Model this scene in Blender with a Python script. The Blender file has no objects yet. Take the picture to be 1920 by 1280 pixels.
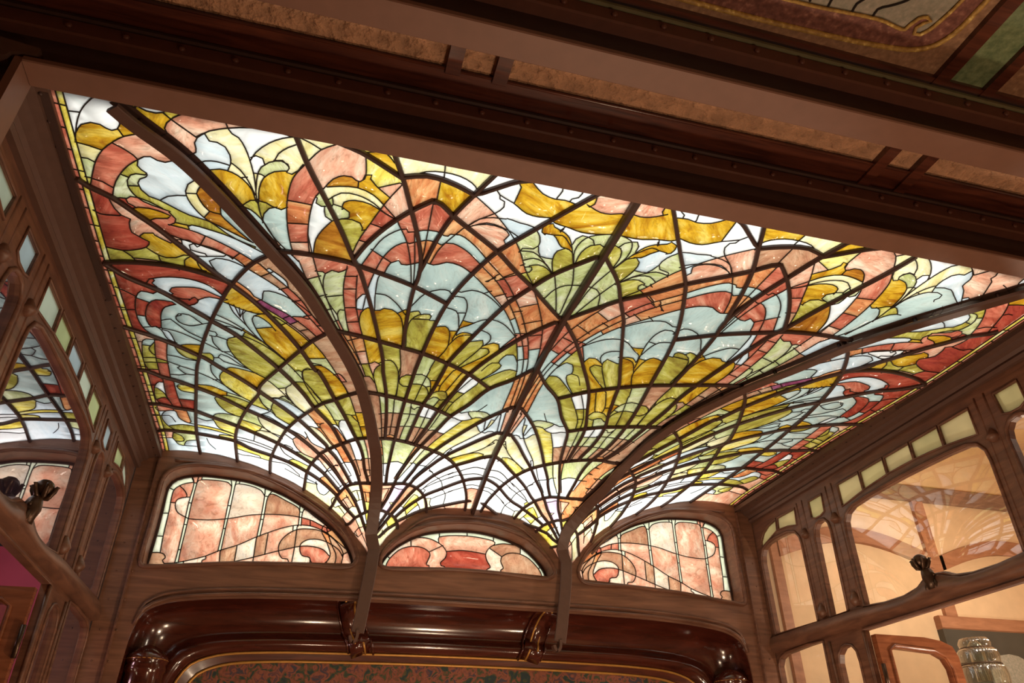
# Art nouveau room under a stained glass laylight. Lengths below are in room units of 1.8 m:
# u runs across the room from its centre line, y runs from the camera towards the back wall, z is height above the eye.
import bpy, math, random
import numpy as np
from mathutils import Vector, Matrix
from mathutils.geometry import delaunay_2d_cdt
random.seed(4)
SC = bpy.context.scene
S, EYE = 1.8, 1.6
def V(u, y, z): return Vector((u*S, y*S, z*S + EYE))

# ---------------------------------------------------------------- camera
cam = bpy.data.cameras.new('camera')
cam.sensor_width = 36.0
cam.lens = 1389.08/1920*36.0
cam.clip_start = 0.02
cam_ob = bpy.data.objects.new('camera', cam)
SC.collection.objects.link(cam_ob)
RIGHT, DOWN, FWD = Vector((0.964318, -0.264675, -0.006170)), Vector((0.136806, 0.518120, -0.844296)), Vector((0.226661, 0.813326, 0.535841))
mw = Matrix((( RIGHT.x, -DOWN.x, -FWD.x, 0), (RIGHT.y, -DOWN.y, -FWD.y, 0), (RIGHT.z, -DOWN.z, -FWD.z, 0), (0, 0, 0, 1)))
mw.translation = V(-0.547, 0, 0)
cam_ob.matrix_world = mw
SC.camera = cam_ob

# ---------------------------------------------------------------- world, exposure, large lights
SC.view_settings.view_transform = 'Standard'
SC.view_settings.look = 'None'
SC.view_settings.gamma = 1.0
SC.view_settings.use_curve_mapping = False
SC.view_settings.exposure = 0.0
world = bpy.data.worlds.new('world')
SC.world = world
world.use_nodes = True
world.node_tree.nodes['Background'].inputs[0].default_value = (1.0, 0.80, 0.66, 1)
world.node_tree.nodes['Background'].inputs[1].default_value = 0.035
SC.cycles.max_bounces = 8
SC.cycles.diffuse_bounces = 4
SC.cycles.glossy_bounces = 4
SC.cycles.transparent_max_bounces = 12

def area(name, loc, target, sx, sy, power, color=(1, 1, 1), spread=math.pi):
    l = bpy.data.lights.new(name, 'AREA'); l.shape = 'RECTANGLE'; l.size = sx*S; l.size_y = sy*S
    l.energy = power; l.color = color; l.spread = spread
    o = bpy.data.objects.new(name, l); SC.collection.objects.link(o)
    o.location = V(*loc); d = V(*target) - V(*loc)
    o.rotation_euler = d.to_track_quat('-Z', 'Y').to_euler()
    return o
def lamp(name, loc, power, color, r=0.05):
    l = bpy.data.lights.new(name, 'POINT'); l.energy = power; l.color = color; l.shadow_soft_size = r
    o = bpy.data.objects.new(name, l); SC.collection.objects.link(o); o.location = V(*loc)
    return o
# lamps of the light box above the laylight: an even ceiling of tubes, a brighter row at the girder, a row over the fans
area('laylight_tubes', (0, 1.7, 1.65), (0, 1.7, 1.0), 3.0, 2.4, 62, (1.0, 0.99, 0.94))
area('laylight_front_tubes', (0, 0.98, 1.30), (0, 1.0, 1.0), 2.4, 0.16, 13, (1.0, 0.98, 0.92))
area('laylight_fan_tubes', (0, 2.62, 1.22), (0, 2.25, 0.9), 1.9, 0.14, 24, (1.0, 0.99, 0.95))
area('lunette_tubes', (0, 3.0, 0.85), (0, 2.5, 0.82), 2.5, 0.7, 44, (1.0, 0.97, 0.9))
WARM = (1.0, 0.74, 0.50)
lamp('room_lamp', (0.15, 1.35, -0.45), 76, WARM, 0.07)
lamp('room_lamp', (-0.45, 1.9, -0.35), 16, WARM, 0.05)
lamp('room_lamp', (0.5, 1.9, -0.35), 16, WARM, 0.05)
lamp('front_room_lamp', (0.3, 0.25, -0.35), 46, WARM, 0.09)
lamp('side_room_lamp', (1.75, 1.6, 0.0), 72, (1.0, 0.84, 0.66), 0.1)
lamp('side_room_lamp', (2.3, 2.2, 0.9), 60, (1.0, 0.84, 0.66), 0.1)
lamp('other_room_lamp', (-1.7, 2.2, 0.35), 22, (1.0, 0.6, 0.62), 0.1)
area('side_room_tubes', (-1.50, 1.7, 1.02), (-1.1, 1.7, 0.88), 1.6, 0.16, 9, (0.92, 1.0, 0.98))  # unseen light added behind the left screen to brighten its small mint panes
area('side_room_tubes', (1.50, 1.7, 1.02), (1.1, 1.7, 0.88), 1.6, 0.16, 5, (1.0, 0.97, 0.85))  # likewise an added backlight, for the small sage panes of the right screen

# ---------------------------------------------------------------- materials
def lin(c):
    c = c/255.0
    return c/12.92 if c <= 0.04045 else ((c + 0.055)/1.055)**2.4
def rgb(*c): return (lin(c[0]), lin(c[1]), lin(c[2]), 1)
def new_mat(name):
    m = bpy.data.materials.new(name); m.use_nodes = True
    nt = m.node_tree; nt.nodes.clear()
    out = nt.nodes.new('ShaderNodeOutputMaterial')
    return m, nt, out
def N(nt, t, **kw):
    n = nt.nodes.new(t)
    for k, v in kw.items(): setattr(n, k, v)
    return n
def ramp(nt, fac, cols):
    r = N(nt, 'ShaderNodeValToRGB')
    e = r.color_ramp.elements
    while len(e) < len(cols): e.new(0.5)
    for i, (p, c) in enumerate(cols):
        e[i].position = p; e[i].color = c
    nt.links.new(fac, r.inputs[0])
    return r.outputs[0]
def wood(name, dark, light, rough, scale=(1, 1, 12), coat=0.0, bump=0.15, nscale=3.0, spec=0.5):
    m, nt, out = new_mat(name)
    b = N(nt, 'ShaderNodeBsdfPrincipled'); nt.links.new(b.outputs[0], out.inputs[0])
    tc = N(nt, 'ShaderNodeTexCoord'); mp = N(nt, 'ShaderNodeMapping'); mp.inputs['Scale'].default_value = scale
    nt.links.new(tc.outputs['Object'], mp.inputs[0])
    n1 = N(nt, 'ShaderNodeTexNoise'); n1.inputs['Scale'].default_value = nscale; n1.inputs['Detail'].default_value = 6; n1.inputs['Distortion'].default_value = 0.6
    nt.links.new(mp.outputs[0], n1.inputs[0])
    c = ramp(nt, n1.outputs[0], [(0.3, dark), (0.7, light)])
    nt.links.new(c, b.inputs['Base Color'])
    b.inputs['Roughness'].default_value = rough
    b.inputs['Specular IOR Level'].default_value = spec
    b.inputs['Coat Weight'].default_value = coat; b.inputs['Coat Roughness'].default_value = 0.12
    bp = N(nt, 'ShaderNodeBump'); bp.inputs['Strength'].default_value = bump; bp.inputs['Distance'].default_value = 0.01
    nt.links.new(n1.outputs[0], bp.inputs['Height']); nt.links.new(bp.outputs[0], b.inputs['Normal'])
    return m
def plain(name, col, rough, metal=0.0, noise=0.12, scale=14.0, bump=0.05, dist=0.004, spec=0.5):
    m, nt, out = new_mat(name)
    b = N(nt, 'ShaderNodeBsdfPrincipled'); nt.links.new(b.outputs[0], out.inputs[0])
    tc = N(nt, 'ShaderNodeTexCoord')
    n1 = N(nt, 'ShaderNodeTexNoise'); n1.inputs['Scale'].default_value = scale; n1.inputs['Detail'].default_value = 5
    nt.links.new(tc.outputs['Object'], n1.inputs[0])
    lo = tuple(v*(1-noise) for v in col[:3]) + (1,); hi = tuple(min(1, v*(1+noise)) for v in col[:3]) + (1,)
    nt.links.new(ramp(nt, n1.outputs[0], [(0.3, lo), (0.7, hi)]), b.inputs['Base Color'])
    b.inputs['Roughness'].default_value = rough; b.inputs['Metallic'].default_value = metal
    b.inputs['Specular IOR Level'].default_value = spec
    bp = N(nt, 'ShaderNodeBump'); bp.inputs['Strength'].default_value = bump; bp.inputs['Distance'].default_value = dist
    nt.links.new(n1.outputs[0], bp.inputs['Height']); nt.links.new(bp.outputs[0], b.inputs['Normal'])
    return m
def mirror_mat_late(name):
    m, nt, out = new_mat(name)
    g = N(nt, 'ShaderNodeBsdfGlossy'); g.inputs['Roughness'].default_value = .08
    t = N(nt, 'ShaderNodeBsdfTransparent'); t.inputs['Color'].default_value = (.93, .94, .88, 1)
    lw = N(nt, 'ShaderNodeLayerWeight'); lw.inputs['Blend'].default_value = .4
    w = N(nt, 'ShaderNodeTexWave'); w.inputs['Scale'].default_value = 18; tc = N(nt, 'ShaderNodeTexCoord'); nt.links.new(tc.outputs['Object'], w.inputs[0])
    bp = N(nt, 'ShaderNodeBump'); bp.inputs['Strength'].default_value = .6; bp.inputs['Distance'].default_value = .01
    nt.links.new(w.outputs[1], bp.inputs['Height']); nt.links.new(bp.outputs[0], g.inputs['Normal'])
    mx = N(nt, 'ShaderNodeMixShader'); nt.links.new(lw.outputs['Facing'], mx.inputs[0]); nt.links.new(t.outputs[0], mx.inputs[1]); nt.links.new(g.outputs[0], mx.inputs[2])
    nt.links.new(mx.outputs[0], out.inputs[0])
    return m
IRON = plain('brown_painted_iron', rgb(92, 66, 56), 0.5, 0, 0.08, 30)
IRON_DARK = plain('dark_brown_painted_iron', rgb(66, 44, 38), 0.5, 0, 0.1, 30)
SOFFIT = plain('light_brown_painted_iron', rgb(124, 88, 72), 0.55, 0, 0.05, 20)
OAK = wood('brown_stained_wood', rgb(90, 59, 46), rgb(126, 86, 66), 0.42, (2, 2, 14))
OAK_X = wood('brown_wood_grain_across', rgb(104, 70, 54), rgb(140, 98, 76), 0.45, (1.2, 6, 14))
MAHOGANY = wood('polished_mahogany', rgb(54, 21, 15), rgb(84, 37, 26), 0.16, (1.5, 6, 9), 0.6, 0.03)
MAHOGANY_BOARD = wood('dark_mahogany_board', rgb(58, 26, 20), rgb(100, 52, 36), 0.3, (1.5, 16, 9), 0.2, 0.05)
LEAD = plain('lead_came', rgb(38, 30, 26), 0.6, 0.0, 0.1, 40)
GILT = plain('gilt_strip', rgb(190, 140, 70), 0.35, 0.4, 0.1, 30)
BRONZE = plain('dark_bronze', rgb(78, 58, 44), 0.35, 0.6, 0.3, 25, 0.3)
PLASTER = plain('embossed_plaster', rgb(176, 132, 100), 0.8, 0, 0.25, 26, 1.0, 0.04)
BEIGE = plain('beige_wall', rgb(222, 190, 150), 0.7, 0, 0.06, 8)
TAN_TIMBER = wood('tan_timber', rgb(150, 100, 70), rgb(176, 122, 88), 0.5, (2, 2, 10))
DARK_PANEL = plain('dark_grey_panel', rgb(70, 66, 58), 0.4, 0, 0.1, 8)
LANTERN = mirror_mat_late('lantern_glass')
GREY_TIMBER = wood('grey_brown_timber', rgb(124, 96, 80), rgb(150, 118, 98), 0.5, (2, 2, 10))
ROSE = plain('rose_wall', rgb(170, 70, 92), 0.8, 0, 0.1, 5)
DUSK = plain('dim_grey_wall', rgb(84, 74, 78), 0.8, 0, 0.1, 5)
FLOOR = wood('parquet', rgb(96, 62, 40), rgb(140, 94, 60), 0.35, (1, 9, 1))

def mirror_mat(name, r0, tint, through):
    """thin pane: mirror image by Schlick's law over the view through"""
    m, nt, out = new_mat(name)
    g = N(nt, 'ShaderNodeBsdfGlossy'); g.inputs['Color'].default_value = tint; g.inputs['Roughness'].default_value = 0.015
    t = N(nt, 'ShaderNodeBsdfTransparent'); t.inputs['Color'].default_value = through
    ge = N(nt, 'ShaderNodeNewGeometry'); dp = N(nt, 'ShaderNodeVectorMath', operation='DOT_PRODUCT')
    nt.links.new(ge.outputs['Normal'], dp.inputs[0]); nt.links.new(ge.outputs['Incoming'], dp.inputs[1])
    ab = N(nt, 'ShaderNodeMath', operation='ABSOLUTE'); nt.links.new(dp.outputs['Value'], ab.inputs[0])
    om_ = N(nt, 'ShaderNodeMath', operation='SUBTRACT'); om_.inputs[0].default_value = 1.0; nt.links.new(ab.outputs[0], om_.inputs[1])
    pw = N(nt, 'ShaderNodeMath', operation='POWER'); pw.inputs[1].default_value = 5.0; nt.links.new(om_.outputs[0], pw.inputs[0])
    mr = N(nt, 'ShaderNodeMapRange'); mr.inputs['To Min'].default_value = r0; mr.inputs['To Max'].default_value = 1.0
    nt.links.new(pw.outputs[0], mr.inputs['Value'])
    mx = N(nt, 'ShaderNodeMixShader')
    nt.links.new(mr.outputs[0], mx.inputs[0]); nt.links.new(t.outputs[0], mx.inputs[1]); nt.links.new(g.outputs[0], mx.inputs[2])
    tc = N(nt, 'ShaderNodeTexCoord'); n1 = N(nt, 'ShaderNodeTexNoise'); n1.inputs['Scale'].default_value = 1.3
    nt.links.new(tc.outputs['Object'], n1.inputs[0])
    bp = N(nt, 'ShaderNodeBump'); bp.inputs['Strength'].default_value = 0.04; bp.inputs['Distance'].default_value = 0.02
    nt.links.new(n1.outputs[0], bp.inputs['Height']); nt.links.new(bp.outputs[0], g.inputs['Normal'])
    nt.links.new(mx.outputs[0], out.inputs[0])
    return m
MIRROR = mirror_mat('half_silvered_glass', 0.50, (0.92, 0.88, 0.93, 1), (0.85, 0.80, 0.88, 1))
CLEAR = mirror_mat('window_glass', 0.09, (1, 1, 1, 1), (0.97, 0.95, 0.92, 1))

PALETTE = {
 'W': ('white', (250, 250, 246), (238, 242, 238), (252, 252, 250)), 'I': ('ice_blue', (196, 216, 208), (184, 206, 200), (212, 222, 212)),
 'L': ('pale_blue', (222, 234, 236), (208, 224, 230), (232, 238, 238)), 'O': ('olive', (188, 178, 76), (148, 128, 54), (222, 214, 128)),
 'Y': ('bright_yellow', (240, 222, 104), (208, 178, 56), (248, 244, 186)), 'A': ('amber', (214, 168, 42), (164, 102, 22), (236, 206, 96)),
 'D': ('dark_amber', (186, 122, 40), (142, 80, 24), (214, 164, 60)), 'R': ('deep_red', (170, 72, 54), (142, 54, 46), (194, 102, 80)),
 'P': ('pale_salmon', (234, 178, 148), (216, 142, 112), (246, 216, 188)), 'S': ('salmon', (208, 118, 92), (176, 84, 64), (228, 160, 130)),
 'N': ('orange', (222, 148, 94), (196, 104, 62), (238, 186, 130)), 'C': ('cream', (244, 236, 186), (234, 220, 150), (250, 244, 214)),
 'G': ('pale_green', (208, 214, 156), (184, 192, 122), (222, 224, 188)), 'V': ('mauve', (156, 80, 112), (132, 58, 92), (184, 118, 140)),
 'K': ('rosy_brown', (196, 146, 112), (172, 116, 88), (212, 172, 138)), 'M': ('pale_mauve', (228, 200, 222), (214, 180, 208), (238, 218, 230)),
 'Q': ('peach_white', (246, 224, 198), (238, 200, 172), (250, 238, 222)),
 'E': ('mint_white', (230, 236, 206), (220, 230, 202), (238, 240, 220))}
VEIN = {'W': .1, 'L': .3, 'I': .45, 'E': .3, 'C': .5, 'M': .3}
GLASS = {}
for k, (nm, c0, c1, c2) in PALETTE.items():
    m, nt, out = new_mat('opalescent_' + nm + '_glass')
    tc = N(nt, 'ShaderNodeTexCoord'); oi = N(nt, 'ShaderNodeObjectInfo')
    mu = N(nt, 'ShaderNodeMath', operation='MULTIPLY'); mu.inputs[1].default_value = 40.0
    nt.links.new(oi.outputs['Random'], mu.inputs[0])
    vr = N(nt, 'ShaderNodeVectorRotate', rotation_type='Z_AXIS'); nt.links.new(tc.outputs['Object'], vr.inputs['Vector']); nt.links.new(mu.outputs[0], vr.inputs['Angle'])
    mp = N(nt, 'ShaderNodeMapping'); mp.inputs['Scale'].default_value = (2.2, 7.0, 4.0); nt.links.new(vr.outputs[0], mp.inputs[0]); nt.links.new(mu.outputs[0], mp.inputs['Location'])
    n1 = N(nt, 'ShaderNodeTexNoise'); n1.inputs['Scale'].default_value = 2.0; n1.inputs['Detail'].default_value = 6; n1.inputs['Roughness'].default_value = 0.62; n1.inputs['Distortion'].default_value = 1.0
    nt.links.new(mp.outputs[0], n1.inputs[0])
    col = ramp(nt, n1.outputs[0], [(0.34, rgb(*c1)), (0.5, rgb(*c0)), (0.66, rgb(*c2))])
    n2 = N(nt, 'ShaderNodeTexNoise'); n2.inputs['Scale'].default_value = 5.5; n2.inputs['Detail'].default_value = 8; n2.inputs['Roughness'].default_value = 0.7; n2.inputs['Distortion'].default_value = 2.2
    nt.links.new(mp.outputs[0], n2.inputs[0])
    vein = ramp(nt, n2.outputs[0], [(0.33, (.66, .60, .56, 1)), (0.50, (1, 1, 1, 1)), (0.62, (1, 1, 1, 1)), (0.74, (1.0, 1.0, 1.0, 1))])
    ml = N(nt, 'ShaderNodeMix', data_type='RGBA', blend_type='MULTIPLY'); ml.inputs[0].default_value = VEIN.get(k, 1.0)
    nt.links.new(col, ml.inputs[6]); nt.links.new(vein, ml.inputs[7]); col = ml.outputs[2]
    tr = N(nt, 'ShaderNodeBsdfTranslucent'); nt.links.new(col, tr.inputs[0])
    gl = N(nt, 'ShaderNodeBsdfGlossy'); gl.inputs['Roughness'].default_value = 0.12; gl.inputs['Color'].default_value = (1, 1, 1, 1)
    mx = N(nt, 'ShaderNodeMixShader'); mx.inputs[0].default_value = 0.035
    nt.links.new(tr.outputs[0], mx.inputs[1]); nt.links.new(gl.outputs[0], mx.inputs[2]); nt.links.new(mx.outputs[0], out.inputs[0])
    bp = N(nt, 'ShaderNodeBump'); bp.inputs['Strength'].default_value = 0.12; bp.inputs['Distance'].default_value = 0.01
    nt.links.new(n1.outputs[0], bp.inputs['Height']); nt.links.new(bp.outputs[0], gl.inputs['Normal'])
    GLASS[k] = m

# ---------------------------------------------------------------- object helpers
WLOC = {}
def put(name, verts, faces, mats, parent=None, smooth=False, fm=None):
    """one mesh object from world-space vertices"""
    me = bpy.data.meshes.new(name)
    base = WLOC.get(parent.name, Vector()) if parent else None
    vs = [Vector(v) for v in verts]
    if parent is None:
        lo = Vector((min(v.x for v in vs), min(v.y for v in vs), min(v.z for v in vs)))
        hi = Vector((max(v.x for v in vs), max(v.y for v in vs), max(v.z for v in vs)))
        base = Vector(((lo.x+hi.x)/2, (lo.y+hi.y)/2, lo.z))
    me.from_pydata([(v - base)[:] for v in vs], [], faces)
    if not isinstance(mats, (list, tuple)): mats = [mats]
    for m in mats: me.materials.append(m)
    if fm is not None: me.polygons.foreach_set('material_index', fm)
    if smooth: me.polygons.foreach_set('use_smooth', [True]*len(me.polygons))
    me.update()
    o = bpy.data.objects.new(name, me); SC.collection.objects.link(o)
    if parent: o.parent = parent
    else: o.location = base
    WLOC[o.name] = base
    return o
def tag(o, label=None, cat=None, group=None, kind=None):
    if label: o['label'] = label
    if cat: o['category'] = cat
    if group: o['group'] = group
    if kind: o['kind'] = kind
    return o
def empty(name, loc, label=None, cat=None, group=None, kind=None):
    o = bpy.data.objects.new(name, None); o.empty_display_size = 0.1; SC.collection.objects.link(o)
    o.location = loc; WLOC[o.name] = Vector(loc)
    return tag(o, label, cat, group, kind)
class MB:
    def __init__(s): s.v = []; s.f = []
    def add(s, v, f):
        n = len(s.v); s.v += v; s.f += [tuple(i+n for i in q) for q in f]; return s
    def box(s, a, b):
        (x0, y0, z0), (x1, y1, z1) = a, b
        v = [V(x, y, z) for z in (z0, z1) for y in (y0, y1) for x in (x0, x1)]
        return s.add(v, [(0,2,3,1),(4,5,7,6),(0,1,5,4),(2,6,7,3),(0,4,6,2),(1,3,7,5)])
    def bevbox(s, a, b, c):
        """box with chamfered long edges on the cross-section (y,z)"""
        (x0, y0, z0), (x1, y1, z1) = a, b
        sec = [(y0+c, z0), (y1-c, z0), (y1, z0+c), (y1, z1-c), (y1-c, z1), (y0+c, z1), (y0, z1-c), (y0, z0+c)]
        v = [V(x, y, z) for x in (x0, x1) for y, z in sec]
        return s.add(v, [tuple(range(7, -1, -1)), tuple(range(8, 16))] + [(i, (i+1) % 8, 8+(i+1) % 8, 8+i) for i in range(8)])
    def sweep(s, pts, sec, ups, closed=False, cap=True, wid=None):
        """pts: world points; sec: [(side, up)] in metres; ups: one up vector or one per point"""
        n = len(pts); k = len(sec); v = []
        for i, p in enumerate(pts):
            a = pts[i-1] if (i or closed) else pts[i]; b = pts[(i+1) % n] if (i < n-1 or closed) else pts[i]
            t = (b - a)
            t = t.normalized() if t.length > 1e-9 else Vector((0, 1, 0))
            up = ups[i] if isinstance(ups, list) else ups
            sd = t.cross(up); sd = sd.normalized() if sd.length > 1e-9 else Vector((1, 0, 0))
            u2 = sd.cross(t)
            w = wid[i] if wid else 1.0
            v += [p + sd*x*w + u2*z for x, z in sec]
        f = []
        for i in range(n if closed else n-1):
            j = (i+1) % n
            f += [(i*k+q, i*k+(q+1) % k, j*k+(q+1) % k, j*k+q) for q in range(k)]
        if cap and not closed: f += [tuple(range(k-1, -1, -1)), tuple((n-1)*k+q for q in range(k))]
        return s.add(v, f)
    def tube(s, pts, r, up=Vector((0, 0, 1)), k=8, closed=False):
        if not hasattr(r, '__len__'):
            return s.sweep(pts, [(r*math.cos(2*math.pi*q/k), r*math.sin(2*math.pi*q/k)) for q in range(k)], up, closed)
        n = len(pts); v = []
        for i, p in enumerate(pts):
            t = (pts[min(i+1, n-1)] - pts[max(i-1, 0)]).normalized()
            sd = t.cross(up); sd = sd.normalized() if sd.length > 1e-6 else Vector((1, 0, 0)); u2 = sd.cross(t)
            v += [p + sd*r[i]*math.cos(2*math.pi*q/k) + u2*r[i]*math.sin(2*math.pi*q/k) for q in range(k)]
        f = [(i*k+q, i*k+(q+1) % k, (i+1)*k+(q+1) % k, (i+1)*k+q) for i in range(n-1) for q in range(k)]
        f += [tuple(range(k-1, -1, -1)), tuple((n-1)*k+q for q in range(k))]
        return s.add(v, f)
    def lathe(s, c, prof, k=20, axis=Vector((0, 0, 1))):
        """prof: [(radius, height)] metres about axis through c"""
        ax = axis.normalized(); e1 = ax.orthogonal().normalized(); e2 = ax.cross(e1); v = []
        for r, h in prof: v += [c + ax*h + e1*r*math.cos(2*math.pi*q/k) + e2*r*math.sin(2*math.pi*q/k) for q in range(k)]
        f = [(i*k+q, i*k+(q+1) % k, (i+1)*k+(q+1) % k, (i+1)*k+q) for i in range(len(prof)-1) for q in range(k)]
        f += [tuple(range(k-1, -1, -1)), tuple((len(prof)-1)*k+q for q in range(k))]
        return s.add(v, f)
    def build(s, name, mat, parent=None, smooth=False): return put(name, s.v, s.f, mat, parent, smooth)
def dome(r, h=None, k=8, rings=3):
    h = h or r*0.7
    return [(r*math.cos(a), h*math.sin(a)) for a in [i*math.pi/2/rings for i in range(rings)]] + [(r*0.05, h)]

def inside(p, poly):
    x, y = p; c = False; n = len(poly)
    for i in range(n):
        x0, y0 = poly[i]; x1, y1 = poly[i-1]
        if (y0 > y) != (y1 > y) and x < (x1-x0)*(y-y0)/(y1-y0)+x0: c = not c
    return c
def spline(p, step, closed=False):
    """centripetal Catmull-Rom through 2D points, resampled to about step"""
    p = [np.array(q, float) for q in p]
    if len(p) == 2 and not closed:
        n = max(1, int(np.linalg.norm(p[1]-p[0])/step+.5)); return [tuple(p[0]+(p[1]-p[0])*i/n) for i in range(n+1)]
    if closed: q = [p[-1]] + p + [p[0], p[1]]
    else: q = [2*p[0]-p[1]] + p + [2*p[-1]-p[-2]]
    out = []
    for i in range(1, len(q)-2):
        p0, p1, p2, p3 = q[i-1:i+3]
        d = lambda a, b: max(1e-5, np.linalg.norm(b-a))**0.5
        t0 = 0; t1 = d(p0, p1); t2 = t1+d(p1, p2); t3 = t2+d(p2, p3)
        n = max(1, int(np.linalg.norm(p2-p1)/step+.7))
        for j in range(n):
            t = t1+(t2-t1)*j/n
            a1 = (t1-t)/(t1-t0)*p0+(t-t0)/(t1-t0)*p1; a2 = (t2-t)/(t2-t1)*p1+(t-t1)/(t2-t1)*p2; a3 = (t3-t)/(t3-t2)*p2+(t-t2)/(t3-t2)*p3
            b1 = (t2-t)/(t2-t0)*a1+(t-t0)/(t2-t0)*a2; b2 = (t3-t)/(t3-t1)*a2+(t-t1)/(t3-t1)*a3
            out.append(tuple((t2-t)/(t2-t1)*b1+(t-t1)/(t2-t1)*b2))
    if not closed: out.append(tuple(p[-1]))
    return out
def plate(outline, holes, front, back):
    """sheet with holes: front/back map 2D -> world"""
    pts, edges = [], []
    for loop in [outline] + holes:
        n0 = len(pts); pts += [Vector(q) for q in loop]; n = len(loop)
        edges += [(n0+i, n0+(i+1) % n) for i in range(n)]
    v, e, f, _, _, _ = delaunay_2d_cdt(pts, edges, [], 0, 1e-6)
    keep = []
    for t in f:
        c = ((v[t[0]].x+v[t[1]].x+v[t[2]].x)/3, (v[t[0]].y+v[t[1]].y+v[t[2]].y)/3)
        if inside(c, outline) and not any(inside(c, h) for h in holes): keep.append(tuple(t))
    n = len(v)
    vs = [front(q.x, q.y) for q in v] + [back(q.x, q.y) for q in v]
    fs = keep + [tuple(i+n for i in reversed(t)) for t in keep]
    cnt = {}
    for t in keep:
        for i in range(3):
            a, b = t[i], t[(i+1) % 3]; cnt[(a, b)] = 1
    for a, b in cnt:
        if (b, a) not in cnt: fs.append((b, a, a+n, b+n))
    return MB().add(vs, fs)

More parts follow.
